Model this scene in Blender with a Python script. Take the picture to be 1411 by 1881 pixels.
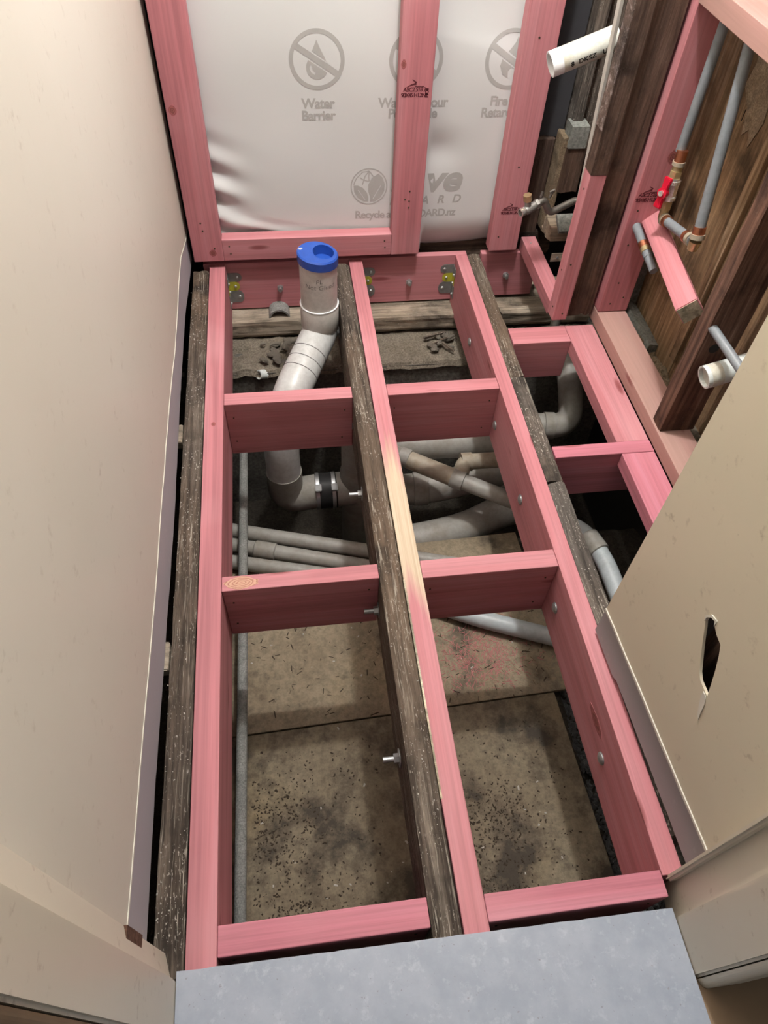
import bpy, bmesh, math, random
from mathutils import Vector, Matrix, noise
random.seed(7)
for o in list(bpy.data.objects): bpy.data.objects.remove(o)
S = bpy.context.scene
COL = S.collection
PI = math.pi

# ------------------------------------------------------------------ camera
cd = bpy.data.cameras.new('camera'); cam = bpy.data.objects.new('camera', cd); COL.objects.link(cam)
cam.location = (0, 0, 1.33)
cam.rotation_euler = (math.radians(38.177), math.radians(-2.194), math.radians(-7.341))
cd.sensor_fit = 'HORIZONTAL'; cd.sensor_width = 36; cd.lens = 36 * 1318.27 / 1411; cd.clip_start = .02
S.camera = cam
# ------------------------------------------------------------------ world, lamp, exposure
W = bpy.data.worlds.new('World'); S.world = W; W.use_nodes = True
W.node_tree.nodes['Background'].inputs[0].default_value = (1, .985, .96, 1)
W.node_tree.nodes['Background'].inputs[1].default_value = .17
ld = bpy.data.lights.new('ceiling_lamp', 'POINT'); lamp = bpy.data.objects.new('ceiling_lamp', ld); COL.objects.link(lamp)
lamp.location = (.38, 1.47, 2.22); ld.energy = 122; ld.shadow_soft_size = .045; ld.color = (1, .978, .95)
vs = S.view_settings
vs.view_transform = 'Standard'; vs.look = 'None'; vs.gamma = 1; vs.use_curve_mapping = False; vs.exposure = 0.0

# ------------------------------------------------------------------ materials
class NB:
    def __init__(s, name, rough=.6, metal=0.0, spec=.5):
        s.m = bpy.data.materials.new(name); s.m.use_nodes = True; s.t = s.m.node_tree
        s.b = s.t.nodes['Principled BSDF']; s.b.inputs['Roughness'].default_value = rough
        s.b.inputs['Metallic'].default_value = metal; s.b.inputs['Specular IOR Level'].default_value = spec
        s.tc = s.n('ShaderNodeTexCoord')
    def n(s, k, **p):
        q = s.t.nodes.new(k)
        for a, v in p.items(): setattr(q, a, v)
        return q
    def l(s, a, b): s.t.links.new(a, b)
    def rnd(s, k=13.7):
        oi = s.n('ShaderNodeObjectInfo'); m = s.n('ShaderNodeMath', operation='MULTIPLY'); s.l(oi.outputs['Random'], m.inputs[0]); m.inputs[1].default_value = k
        a = s.n('ShaderNodeVectorMath', operation='ADD'); s.l(s.tc.outputs['Object'], a.inputs[0]); s.l(m.outputs[0], a.inputs[1]); return a.outputs[0]
    def map(s, vec, sc):
        m = s.n('ShaderNodeMapping'); m.inputs['Scale'].default_value = sc; s.l(vec, m.inputs['Vector']); return m.outputs[0]
    def noise(s, vec, scale=5, detail=4, rough=.55, dist=0.):
        q = s.n('ShaderNodeTexNoise'); q.inputs['Scale'].default_value = scale; q.inputs['Detail'].default_value = detail
        q.inputs['Roughness'].default_value = rough; q.inputs['Distortion'].default_value = dist; s.l(vec, q.inputs['Vector']); return q.outputs['Fac']
    def voro(s, vec, scale=5, rnd=1.0):
        q = s.n('ShaderNodeTexVoronoi'); q.inputs['Scale'].default_value = scale; q.inputs['Randomness'].default_value = rnd; s.l(vec, q.inputs['Vector']); return q.outputs['Distance']
    def ramp(s, fac, stops):
        q = s.n('ShaderNodeValToRGB'); e = q.color_ramp.elements
        while len(e) < len(stops): e.new(.5)
        for i, (p, c) in enumerate(stops):
            e[i].position = p; e[i].color = (c, c, c, 1) if isinstance(c, (int, float)) else (*c, 1)
        s.l(fac, q.inputs[0]); return q.outputs[0]
    def mix(s, fac, a, b, mode='MIX'):
        q = s.n('ShaderNodeMix', data_type='RGBA', blend_type=mode)
        if isinstance(fac, (int, float)): q.inputs[0].default_value = fac
        else: s.l(fac, q.inputs[0])
        for i, v in ((6, a), (7, b)):
            if isinstance(v, tuple): q.inputs[i].default_value = (*v, 1)
            else: s.l(v, q.inputs[i])
        return q.outputs[2]
    def math(s, op, a, b=0.):
        q = s.n('ShaderNodeMath', operation=op)
        for i, v in ((0, a), (1, b)):
            if isinstance(v, (int, float)): q.inputs[i].default_value = v
            else: s.l(v, q.inputs[i])
        return q.outputs[0]
    def col(s, c):
        if isinstance(c, tuple): s.b.inputs['Base Color'].default_value = (*c, 1)
        else: s.l(c, s.b.inputs['Base Color'])
    def bump(s, h, st=.3, d=.002):
        q = s.n('ShaderNodeBump'); q.inputs['Strength'].default_value = st; q.inputs['Distance'].default_value = d
        s.l(h, q.inputs['Height']); s.l(q.outputs[0], s.b.inputs['Normal'])

def pink_wood(name, base=(.465, .176, .196), patch=None, fade=0.):
    k = NB(name, .62, 0, .3); v = k.rnd()
    A = k.noise(k.map(v, (.8, 16, 16)), 1.0, 4, .55, .8)
    B = k.noise(k.map(v, (2.5, 150, 150)), 1.0, 3, .6, .4)
    L = k.noise(k.map(v, (2.2, 2.2, 2.2)), 1.4, 2)
    b = base; dk = tuple(c * .76 for c in b); lt = (min(1, b[0] * 1.10), b[1] * 1.32, b[2] * 1.30)
    c = k.ramp(A, [(.30, dk), (.48, b), (.72, lt)])
    c = k.mix(1., c, k.ramp(B, [(.32, .86), (.6, 1.05)]), 'MULTIPLY')
    c = k.mix(k.ramp(L, [(.52, 0), (.75, .55)]), c, (.55, .265, .29))
    if fade: c = k.mix(fade, c, (.36, .24, .20))
    V = k.voro(k.map(v, (2.0, 8, 8)), 1.6)
    c = k.mix(k.ramp(V, [(.0, 1), (.075, .75), (.13, 0)]), c, (.20, .05, .05))
    if patch:
        x0, x1 = patch
        sx = k.n('ShaderNodeSeparateXYZ'); k.l(k.tc.outputs['Object'], sx.inputs[0])
        w = k.math('MULTIPLY', k.math('SUBTRACT', A, .5), .5)
        xx = k.math('ADD', sx.outputs[0], w)
        q = k.n('ShaderNodeMapRange'); q.inputs[1].default_value = x0 - .07; q.inputs[2].default_value = x0 + .04; k.l(xx, q.inputs[0])
        r = k.n('ShaderNodeMapRange'); r.inputs[1].default_value = x1 + .10; r.inputs[2].default_value = x1 - .04; k.l(xx, r.inputs[0])
        c = k.mix(k.math('MULTIPLY', q.outputs[0], r.outputs[0]), c, k.ramp(B, [(.3, (.47, .36, .25)), (.6, (.60, .49, .36))]))
    k.col(c); k.bump(B, .25, .0015); return k.m

def old_wood(name, base=(.078, .062, .050), light=(.22, .185, .15), flecks=.5, bump=1.0, streak=1.0):
    k = NB(name, .85, 0, .2); v = k.rnd()
    A = k.noise(k.map(v, (2.2 * streak, 38, 38)), 1, 6, .68, 1.1)
    B = k.noise(k.map(v, (7, 90, 90)), 1, 4, .7, .5)
    P = k.noise(v, 6, 5, .6)
    c = k.ramp(A, [(.30, tuple(x * .4 for x in base)), (.5, base), (.72, light)])
    LF = k.noise(k.map(v, (1, 1, 1)), 1.7, 2)
    c = k.mix(k.ramp(LF, [(.40, 0), (.62, .7)]), c, k.mix(A, tuple(x * .5 for x in base), (light[0] * 1.0, light[1] * .80, light[2] * .64)))
    c = k.mix(k.ramp(P, [(.5, 0), (.66, .85)]), c, tuple(x * .22 for x in base))
    c = k.mix(1., c, k.ramp(B, [(.3, .55), (.65, 1.25)]), 'MULTIPLY')
    if flecks >= .5:
        H = k.noise(k.map(v, (9, 260, 260)), 1, 3, .6, .8); HM = k.noise(v, 5.5, 3)
        c = k.mix(k.math('MULTIPLY', k.ramp(H, [(.57, 0), (.66, .8)]), k.ramp(HM, [(.42, 0), (.58, 1)])), c, (.40, .36, .30))
    if flecks:
        F = k.noise(k.map(v, (85, 210, 210)), 1.3, 4, .65)
        M = k.noise(v, 9, 3)
        f = k.math('MULTIPLY', k.ramp(F, [(.60, 0), (.65, 1)]), k.ramp(M, [(.42, 0), (.55, flecks)]))
        c = k.mix(f, c, (.62, .57, .50))
    k.col(c); k.bump(k.math('ADD', A, k.math('MULTIPLY', B, .7)), bump, .006); return k.m

def paint(name, c0, c1, rough=.42, grime=.35, gc=(.24, .18, .12), bump=.05):
    k = NB(name, rough, 0, .35); v = k.tc.outputs['Object']
    A = k.noise(v, 1.3, 4); G = k.noise(v, 17, 6, .7); D = k.noise(k.map(v, (1, 1, 1)), 62, 3)
    c = k.mix(k.ramp(A, [(.35, 0), (.65, 1)]), c0, c1)
    f = k.math('MULTIPLY', k.ramp(G, [(.53, 0), (.68, grime)]), k.ramp(D, [(.56, 0), (.66, 1)]))
    c = k.mix(f, c, gc)
    k.col(c); k.bump(k.noise(v, 55, 4), bump, .002); return k.m

def plastic(name, c, rough=.38, dust=.3, dc=(.36, .31, .25), sc=14):
    k = NB(name, rough, 0, .45); v = k.rnd(3.1)
    A = k.noise(v, sc, 5, .65); B = k.noise(v, 60, 4, .7)
    f = k.math('MULTIPLY', k.ramp(A, [(.42, 0), (.68, 1)]), dust)
    cc = k.mix(f, c, dc); cc = k.mix(1., cc, k.ramp(B, [(.35, .88), (.6, 1.04)]), 'MULTIPLY')
    k.col(cc); return k.m

def metal(name, c, rough=.3, met=1.0, var=.25):
    k = NB(name, rough, met); v = k.tc.outputs['Object']
    k.col(k.mix(k.ramp(k.noise(v, 90, 4), [(.4, 0), (.7, var)]), c, tuple(x * .35 for x in c))); return k.m

def flat(name, c, rough=.7):
    k = NB(name, rough, 0, .2); v = k.tc.outputs['Object']
    k.col(k.mix(k.noise(v, 40, 3), tuple(x * .9 for x in c), tuple(min(1, x * 1.1) for x in c))); return k.m

def concrete(name, c0, c1, sc=8, bump=.8, dark=(.03, .026, .022), dk=.5):
    k = NB(name, .95, 0, .15); v = k.tc.outputs['Object']
    A = k.noise(v, sc, 8, .7); B = k.noise(v, sc * 9, 5, .7); P = k.noise(v, sc * .6, 4)
    c = k.mix(k.ramp(A, [(.35, 0), (.65, 1)]), c0, c1)
    c = k.mix(1., c, k.ramp(B, [(.35, .6), (.65, 1.2)]), 'MULTIPLY')
    c = k.mix(k.ramp(P, [(.52, 0), (.75, dk)]), c, dark)
    k.col(c); k.bump(k.math('ADD', A, B), bump, .01); return k.m

M = {}
M['pink'] = pink_wood('pink_treated_timber')
M['pink_c'] = pink_wood('pink_treated_timber_bare_patch', patch=(-.27, .08))
M['pink_hot'] = pink_wood('magenta_pink_timber', (.49, .170, .215))
M['pink_old'] = pink_wood('weathered_pink_timber', (.42, .21, .19), fade=.5)
M['old'] = old_wood('rotted_joist_timber')
M['old_grey'] = old_wood('grey_old_joist_timber', (.115, .10, .088), (.24, .215, .19), .7)
M['old_brown'] = old_wood('brown_old_joist_timber', (.135, .092, .062), (.26, .20, .145), .25)
M['stud_old'] = old_wood('dark_stud_timber', (.085, .055, .043), (.165, .115, .09), .06, .35, .4)
M['stud_white'] = old_wood('paint_worn_stud_timber', (.12, .085, .07), (.40, .35, .34), .2, .35, .4)
M['stud_red'] = old_wood('reddish_old_stud_timber', (.115, .062, .045), (.22, .135, .10), .05, .4, .4)
M['raw'] = old_wood('raw_cut_timber', (.62, .57, .43), (.74, .69, .54), 0, .3)
M['batten'] = old_wood('pale_dusty_timber', (.30, .255, .20), (.42, .37, .30), .3, .4)
M['ply'] = old_wood('brown_plywood_back', (.225, .145, .08), (.37, .28, .185), .04, .25, .25)
M['wall'] = paint('cream_wall_paint', (.63, .60, .52), (.675, .645, .57), .4, .28)
M['wall_r'] = paint('cream_wall_paint_shaded', (.60, .545, .42), (.64, .575, .45), .4, .5)  # same cream paint as the left wall, grazing-light darkness put into the colour
M['strip'] = paint('bare_purple_grey_board', (.35, .33, .365), (.42, .40, .43), .7, .3, (.55, .5, .48))
M['strip_r'] = paint('bare_grey_board', (.265, .26, .262), (.305, .30, .30), .45, .3, (.55, .5, .48))
M['ridge'] = flat('paint_ridge', (.62, .60, .53))
M['jamb'] = paint('jamb_paint', (.565, .52, .425), (.61, .56, .465), .38, .75, (.2, .13, .08))
M['ceil'] = flat('ceiling_white', (.78, .77, .74))
M['dark'] = flat('painted_cavity_shade', (.022, .02, .019))  # near-black base colour standing for the shade in cavities and gaps
M['char'] = flat('charcoal_building_paper', (.055, .055, .06))
M['hall'] = flat('hall_floor_brown', (.30, .21, .135))
M['pvc'] = plastic('grey_white_pvc', (.53, .51, .475), .32, .25, (.40, .36, .31), 8)
M['pvc_new'] = plastic('pale_pvc_bend', (.57, .58, .575), .3, .35, (.45, .44, .42), 22)
M['pvc_old'] = plastic('dusty_old_pvc', (.31, .30, .275), .5, .7, (.205, .18, .145), 10)
M['pvc_dirty'] = plastic('yellowed_dusty_pvc', (.36, .32, .25), .55, .75, (.23, .17, .11), 16)
M['pvc_blue'] = plastic('pale_blue_grey_pipe', (.44, .49, .51), .4, .35, (.33, .34, .33), 20)
M['pvc_white'] = plastic('white_pvc', (.70, .75, .74), .3, .12)
M['pvc_stain'] = plastic('stained_white_pvc', (.66, .67, .61), .35, .8, (.48, .42, .31), 20)
M['white'] = flat('white_plastic', (.82, .84, .86), .4)
M['blue'] = plastic('blue_plastic_cap', (.018, .075, .38), .33, .1, (.06, .12, .4))
M['rubber'] = flat('black_rubber', (.02, .02, .02), .5)
M['steel'] = metal('galvanised_steel', (.48, .49, .49), .48, .85)
M['steel_dull'] = metal('dull_galvanised_steel', (.30, .31, .31), .55, .7)
M['galv'] = concrete('galvanised_pipe_dusty', (.20, .205, .195), (.30, .30, .285), 30, .3, dk=.25)
M['chrome'] = metal('chrome', (.86, .84, .80), .22, .8, .1)
M['brass'] = metal('brass', (.60, .50, .28), .3, .75)
M['copper'] = metal('copper_crimp', (.60, .25, .14), .4)
M['red'] = flat('red_handle', (.50, .008, .03), .35)
M['grey_pipe'] = plastic('grey_water_pipe', (.185, .205, .225), .42, .15, (.3, .3, .3))
M['yellow'] = plastic('yellow_paint', (.42, .40, .03), .5, .3, (.35, .3, .1), 40)
M['lead'] = metal('dull_grey_valve', (.30, .29, .27), .5, .6)
M['print'] = flat('grey_print', (.40, .395, .385))
M['ink'] = flat('dark_red_stamp_ink', (.10, .022, .03))
M['black'] = flat('black_ink', (.02, .02, .02))
M['pen'] = flat('pen_ink', (.16, .15, .15))
M['conc'] = concrete('old_concrete', (.13, .12, .105), (.20, .185, .16), 10)
M['soil'] = concrete('dark_soil', (.045, .038, .03), (.075, .064, .05), 14, 1.0, dk=.8)
M['gravel'] = concrete('gravel', (.10, .10, .10), (.20, .20, .20), 55, 1.0, dk=.7)
M['rubble'] = concrete('dusty_rubble', (.24, .205, .155), (.34, .295, .235), 18, 1.0, (.09, .075, .06), .6)
M['chunk'] = concrete('rubble_lump', (.27, .24, .20), (.40, .36, .30), 30, .8)
M['crumb'] = flat('plaster_crumb', (.42, .40, .36))
M['slab'] = concrete('grey_board_scrap', (.20, .21, .19), (.30, .305, .28), 12, .3)
M['darkbit'] = flat('dark_bark', (.05, .036, .024))
M['shaving'] = flat('pink_shaving', (.40, .16, .155))
M['splinter'] = concrete('pale_splinter', (.22, .16, .10), (.36, .28, .19), 30, .6)

def vinyl():
    k = NB('blue_grey_vinyl', .36, 0, .4); v = k.tc.outputs['Object']
    A = k.noise(v, 9, 5, .7); B = k.noise(v, 45, 4, .7); D = k.noise(v, 170, 2)
    c = k.mix(k.ramp(A, [(.4, 0), (.62, 1)]), (.295, .332, .395), (.355, .39, .455))
    c = k.mix(k.ramp(B, [(.56, 0), (.7, .6)]), c, (.45, .49, .55))
    c = k.mix(k.ramp(D, [(.70, 0), (.74, .5)]), c, (.18, .16, .15))
    k.col(c); return k.m
M['vinyl'] = vinyl()
def sheet_mat(name, g, th):
    k = NB(name, .85, 0, .2); v = k.tc.outputs['Object']
    A = k.noise(v, 3.5, 6, .65); B = k.noise(v, 70, 4, .75); P = k.noise(k.map(v, (1, 1, 1)), 5.5, 6, .7); Y = k.noise(v, 2.3, 3)
    c = k.mix(k.ramp(A, [(.35, 0), (.65, 1)]), (.20 * g, .158 * g, .108 * g), (.285 * g, .238 * g, .168 * g))
    c = k.mix(k.ramp(Y, [(.55, 0), (.75, .5)]), c, (.30, .22, .11))
    c = k.mix(1., c, k.ramp(B, [(.35, .75), (.6, 1.1)]), 'MULTIPLY')
    sx = k.n('ShaderNodeSeparateXYZ'); k.l(v, sx.inputs[0])
    k.col(k.mix(k.ramp(P, [(th, 0), (th + .14, .9)]), c, (.05, .042, .034))); k.bump(B, .3, .003); return k.m
M['sheet'] = sheet_mat('subfloor_fibreboard', 1.0, .53); M['sheet_dirty'] = sheet_mat('stained_subfloor_fibreboard', .82, .47)
def wrapm():
    k = NB('white_building_wrap', .42, 0, .4); v = k.tc.outputs['Object']
    k.col(k.mix(k.noise(v, 3, 4), (.60, .615, .615), (.65, .665, .665))); k.bump(k.noise(v, 160, 3), .08, .001); return k.m
M['wrap'] = wrapm()

# ------------------------------------------------------------------ builders
def obj(name, me, mat, parent=None):
    o = bpy.data.objects.new(name, me); COL.objects.link(o)
    if mat is not None: me.materials.append(M[mat] if isinstance(mat, str) else mat)
    if parent: o.parent = parent; o.matrix_parent_inverse = parent.matrix_basis.inverted()
    return o
def from_bm(name, bm, mat, parent=None, smooth=False):
    bmesh.ops.recalc_face_normals(bm, faces=bm.faces)
    me = bpy.data.meshes.new(name); bm.to_mesh(me); bm.free()
    if smooth:
        me.polygons.foreach_set('use_smooth', [True] * len(me.polygons))
        me.set_sharp_from_angle(angle=math.radians(40))
    return obj(name, me, mat, parent)
def tag(o, label, cat, group=None, kind=None):
    o['label'] = label; o['category'] = cat
    if group: o['group'] = group
    if kind: o['kind'] = kind
    return o
def struct(o): o['kind'] = 'structure'; return o
def empty(name, loc, label, cat, group=None):
    o = bpy.data.objects.new(name, None); COL.objects.link(o); o.location = loc; o.empty_display_size = .02
    return tag(o, label, cat, group)
AX = {'x': Matrix.Identity(3), 'y': Matrix(((0, -1, 0), (1, 0, 0), (0, 0, 1))), 'z': Matrix(((0, 0, -1), (0, 1, 0), (1, 0, 0)))}
def place(o, ctr, R3):
    m = R3.to_4x4(); m.translation = Vector(ctr); o.matrix_basis = m
def beam(name, lo, hi, axis, mat, parent=None, bevel=.0018, tilt=None):
    """planed timber: local X runs along its length"""
    lo, hi = Vector(lo), Vector(hi); R3 = AX[axis]; d = R3.transposed() @ (hi - lo); d = Vector((abs(d.x), abs(d.y), abs(d.z)))
    bm = bmesh.new(); bmesh.ops.create_cube(bm, size=1)
    for v in bm.verts: v.co = Vector((v.co.x * d.x, v.co.y * d.y, v.co.z * d.z))
    if bevel: bmesh.ops.bevel(bm, geom=bm.edges[:], offset=bevel, segments=2, affect='EDGES', profile=.5)
    o = from_bm(name, bm, mat, None)
    R = R3 if tilt is None else (tilt @ R3)
    m = R.to_4x4(); m.translation = (lo + hi) / 2
    if parent: o.parent = parent; o.matrix_basis = parent.matrix_basis.inverted() @ m
    else: o.matrix_basis = m
    return o
def rough_beam(name, lo, hi, axis, mat, amp=.004, seed=0, n=60, ends=.01):
    """old timber: uneven section along its length"""
    lo, hi = Vector(lo), Vector(hi); R3 = AX[axis]; d = R3.transposed() @ (hi - lo); L, wy, wz = abs(d.x), abs(d.y), abs(d.z)
    ring = []
    for (a, b, k) in ((-1, -1, 5), (1, -1, 5), (1, 1, 5), (-1, 1, 5)):
        nx = {(-1, -1): (1, -1), (1, -1): (1, 1), (1, 1): (-1, 1), (-1, 1): (-1, -1)}[(a, b)]
        for i in range(k):
            t = i / k; y = a + (nx[0] - a) * t; z = b + (nx[1] - b) * t
            c = .97 if i == 0 else 1; ring.append((y * c * wy / 2, z * c * wz / 2))
    bm = bmesh.new(); rows = []
    for i in range(n + 1):
        x = -L / 2 + L * i / n; row = []
        for (y, z) in ring:
            p = Vector((x * 9, y * 40 + seed * 7.3, z * 40))
            k = noise.noise(p) * amp + noise.noise(p * 3.1) * amp * .6
            dirv = Vector((0, y, z)).normalized()
            xx = x + (noise.noise(Vector((y * 90, z * 90, seed * 3.3 + i))) * ends if i in (0, n) else 0)
            row.append(bm.verts.new((xx, y + dirv.y * k, z + dirv.z * k)))
        rows.append(row)
    m = len(ring)
    for i in range(n):
        for j in range(m): bm.faces.new((rows[i][j], rows[i + 1][j], rows[i + 1][(j + 1) % m], rows[i][(j + 1) % m]))
    bm.faces.new(rows[0]); bm.faces.new(rows[-1])
    o = from_bm(name, bm, mat); mm = R3.to_4x4(); mm.translation = (lo + hi) / 2; o.matrix_basis = mm
    return o
def box(name, lo, hi, mat, parent=None, bevel=0):
    bm = bmesh.new(); bmesh.ops.create_cube(bm, size=1); lo, hi = Vector(lo), Vector(hi); d = hi - lo; c = (lo + hi) / 2
    for v in bm.verts: v.co = Vector((v.co.x * d.x, v.co.y * d.y, v.co.z * d.z))
    if bevel: bmesh.ops.bevel(bm, geom=bm.edges[:], offset=bevel, segments=2, affect='EDGES')
    o = from_bm(name, bm, mat)
    if parent: o.parent = parent; o.matrix_basis = parent.matrix_basis.inverted() @ Matrix.Translation(c)
    else: o.location = c
    return o
def fillet(pts, r, k=7):
    pts = [Vector(p) for p in pts]; out = [pts[0]]
    for i in range(1, len(pts) - 1):
        a, b, c = pts[i - 1], pts[i], pts[i + 1]; u = (a - b).normalized(); v = (c - b).normalized()
        d = min(r, (a - b).length * .49, (c - b).length * .49); p, q = b + u * d, b + v * d
        for j in range(k + 1):
            t = j / k; out.append((1 - t) ** 2 * p + 2 * t * (1 - t) * b + t * t * q)
    out.append(pts[-1]); return out
def tube(name, pts, r, mat, parent=None, seg=22, hollow=0., rounded=False):
    """r: number or list per point; hollow: wall thickness, open bore at the first end"""
    pts = [Vector(p) for p in pts]; n = len(pts); rs = r if isinstance(r, (list, tuple)) else [r] * n
    T = [(pts[min(i + 1, n - 1)] - pts[max(i - 1, 0)]).normalized() for i in range(n)]
    up = Vector((0, 0, 1)) if abs(T[0].z) < .9 else Vector((1, 0, 0))
    N = (up - T[0] * up.dot(T[0])).normalized(); bm = bmesh.new(); rows = []
    for i in range(n):
        N = (N - T[i] * N.dot(T[i])).normalized(); Bv = T[i].cross(N)
        rows.append([bm.verts.new(pts[i] + (N * math.cos(2 * PI * j / seg) + Bv * math.sin(2 * PI * j / seg)) * rs[i]) for j in range(seg)])
        if i == 0: N0, B0 = N.copy(), Bv.copy()
    for i in range(n - 1):
        for j in range(seg): bm.faces.new((rows[i][j], rows[i + 1][j], rows[i + 1][(j + 1) % seg], rows[i][(j + 1) % seg]))
    if hollow:
        inn = [bm.verts.new(pts[0] + (N0 * math.cos(2 * PI * j / seg) + B0 * math.sin(2 * PI * j / seg)) * (rs[0] - hollow)) for j in range(seg)]
        dp = [bm.verts.new(v.co + T[0] * .09) for v in inn]
        for j in range(seg):
            bm.faces.new((rows[0][j], rows[0][(j + 1) % seg], inn[(j + 1) % seg], inn[j])); bm.faces.new((inn[j], inn[(j + 1) % seg], dp[(j + 1) % seg], dp[j]))
        bm.faces.new(dp)
    else: bm.faces.new(rows[0])
    bm.faces.new(rows[-1])
    o = from_bm(name, bm, mat, None, True)
    if parent: o.parent = parent; o.matrix_basis = parent.matrix_basis.inverted()
    else: recenter(o)
    return o
def recenter(o):
    vs_ = [v.co for v in o.data.vertices]; c = sum(vs_, Vector()) / len(vs_)
    o.data.transform(Matrix.Translation(-c)); o.matrix_basis = o.matrix_basis @ Matrix.Translation(c)
def child(o, parent): o.parent = parent; o.matrix_basis = parent.matrix_basis.inverted() @ o.matrix_basis; return o
def lerp(a, b, t): return Vector(a) * (1 - t) + Vector(b) * t
def frame(t):
    t = Vector(t).normalized(); up = Vector((0, 0, 1)) if abs(t.z) < .9 else Vector((1, 0, 0)); n = (up - t * up.dot(t)).normalized(); return t, n, t.cross(n)
def curve_mesh(loops, thick):
    cu = bpy.data.curves.new('tmp', 'CURVE'); cu.dimensions = '2D'; cu.fill_mode = 'BOTH'; cu.extrude = thick / 2
    for lp in loops:
        sp = cu.splines.new('POLY'); sp.points.add(len(lp) - 1); sp.use_cyclic_u = True
        for p, q in zip(sp.points, lp): p.co = (q[0], q[1], 0, 1)
    o = bpy.data.objects.new('tmp', cu); COL.objects.link(o)
    me = bpy.data.meshes.new_from_object(o.evaluated_get(bpy.context.evaluated_depsgraph_get())); bpy.data.objects.remove(o); bpy.data.curves.remove(cu); me.materials.clear(); return me
def text_mesh(s, size, bold=0., shear=0., space=1., thick=.0004):
    cu = bpy.data.curves.new('tmp', 'FONT'); cu.body = s; cu.size = size; cu.offset = bold; cu.shear = shear; cu.space_character = space; cu.extrude = thick / 2; cu.align_x = 'CENTER'; cu.resolution_u = 4
    o = bpy.data.objects.new('tmp', cu); COL.objects.link(o)
    me = bpy.data.meshes.new_from_object(o.evaluated_get(bpy.context.evaluated_depsgraph_get())); bpy.data.objects.remove(o); bpy.data.curves.remove(cu); me.materials.clear(); return me

# ------------------------------------------------------------------ setting: shell
def wall_x(y):
    P = [(-.3, -.301), (.2, -.3005), (.45, -.3023), (.7, -.3005), (1.1, -.2990), (1.5, -.3040), (1.8, -.3050), (2.07, -.2965), (2.12, -.2955)]
    for (a, xa), (b, xb) in zip(P, P[1:]):
        if y <= b: return xa + (xb - xa) * (y - a) / (b - a)
    return P[-1][1]
def left_sheet(name, y0, y1, zf0, zf1, off, th, mat, n=70, nz=1, parent=None):
    bm = bmesh.new(); F = []; Bk = []
    for i in range(n + 1):
        y = y0 + (y1 - y0) * i / n; a = []; b = []
        for j in range(nz + 1):
            z = zf0(y) + (zf1(y) - zf0(y)) * j / nz
            a.append(bm.verts.new((wall_x(y) + off, y, z))); b.append(bm.verts.new((wall_x(y) + off - th, y, z)))
        F.append(a); Bk.append(b)
    for i in range(n):
        for j in range(nz):
            bm.faces.new((F[i][j], F[i + 1][j], F[i + 1][j + 1], F[i][j + 1])); bm.faces.new((Bk[i][j], Bk[i + 1][j], Bk[i + 1][j + 1], Bk[i][j + 1]))
        bm.faces.new((F[i][0], F[i + 1][0], Bk[i + 1][0], Bk[i][0])); bm.faces.new((F[i][nz], F[i + 1][nz], Bk[i + 1][nz], Bk[i][nz]))
    for k in (0, n):
        for j in range(nz): bm.faces.new((F[k][j], F[k][j + 1], Bk[k][j + 1], Bk[k][j]))
    return from_bm(name, bm, mat, parent)
def nz_(y, s, a): return (noise.noise(Vector((y * s, 3.7, 1.1))) + .5 * noise.noise(Vector((y * s * 3.3, 1.7, 8.1)))) * a
def strip_top(y):
    P = [(.1, .136), (.25, .134), (.4, .127), (.8, .124), (1.0, .134), (1.15, .134), (1.35, .122), (1.54, .10), (1.73, .104), (1.92, .128), (2.05, .104), (2.2, .09)]
    for (a, za), (b, zb_) in zip(P, P[1:]):
        if y <= b: return za + (zb_ - za) * (y - a) / (b - a) + nz_(y, 9, .0018)
    return .09
def strip_bot(y): return .001 + nz_(y, 11, .004)
wl = struct(left_sheet('wall_left', .185, 2.118, strip_top, lambda y: 2.40, 0, .012, 'wall'))
left_sheet('bare_board_strip', .185, 2.112, strip_bot, lambda y: strip_top(y) - .0005, -.0015, .010, 'strip', parent=wl)
left_sheet('paint_ridge', .185, 2.112, lambda y: strip_top(y) - .0035 - nz_(y, 21, .002), lambda y: strip_top(y) + .001, .0012, .004, 'ridge', parent=wl)
# right lining with a torn hole
def right_map(s, z, d=0.):   # s = y ; lining plane leans slightly in plan
    x = .5835 + (.667 - s) * .030
    return Vector((x + d, s, z))
def right_sheet(name, loops, th, off, mat, parent=None):
    me = curve_mesh(loops, th)
    for v in me.vertices: v.co = right_map(v.co.x, v.co.y, off + th / 2 + v.co.z)
    o = obj(name, me, mat, parent); return o
def rbot(y): return .006 + .012 * (1 if y < .55 else .3) + nz_(y, 13, .0025)
def rtop(y): return .098 + .012 * (.667 - y) / .45 + nz_(y, 8, .0015)
ys = [.19 + (.668 - .19) * i / 40 for i in range(41)]
hole = [(0.4722, 0.3913), (0.4727, 0.4003), (0.4669, 0.4104), (0.4579, 0.4148), (0.4541, 0.4067), (0.4435, 0.4011), (0.4270, 0.3985), (0.4176, 0.3822), (0.4054, 0.3546), (0.3956, 0.3283), (0.3872, 0.3044), (0.3971, 0.3056), (0.4136, 0.3064), (0.4244, 0.3150), (0.4403, 0.3391), (0.4559, 0.3638), (0.4662, 0.3826)]
wr = struct(right_sheet('wall_right', [[(y, rtop(y)) for y in ys] + [(.668, 2.4), (.19, 2.4)], hole], .0045, 0, 'wall_r'))
right_sheet('bare_board_strip', [[(y, rbot(y)) for y in ys] + [(y, rtop(y) - .0005) for y in reversed(ys)]], .009, .0006, 'strip_r', wr)
right_sheet('paint_ridge', [[(y, rtop(y) - .005 + nz_(y, 25, .0012)) for y in ys] + [(y, rtop(y) + .0012 + nz_(y, 17, .001)) for y in reversed(ys)]], .005, -.0022, 'ridge', wr)
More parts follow.
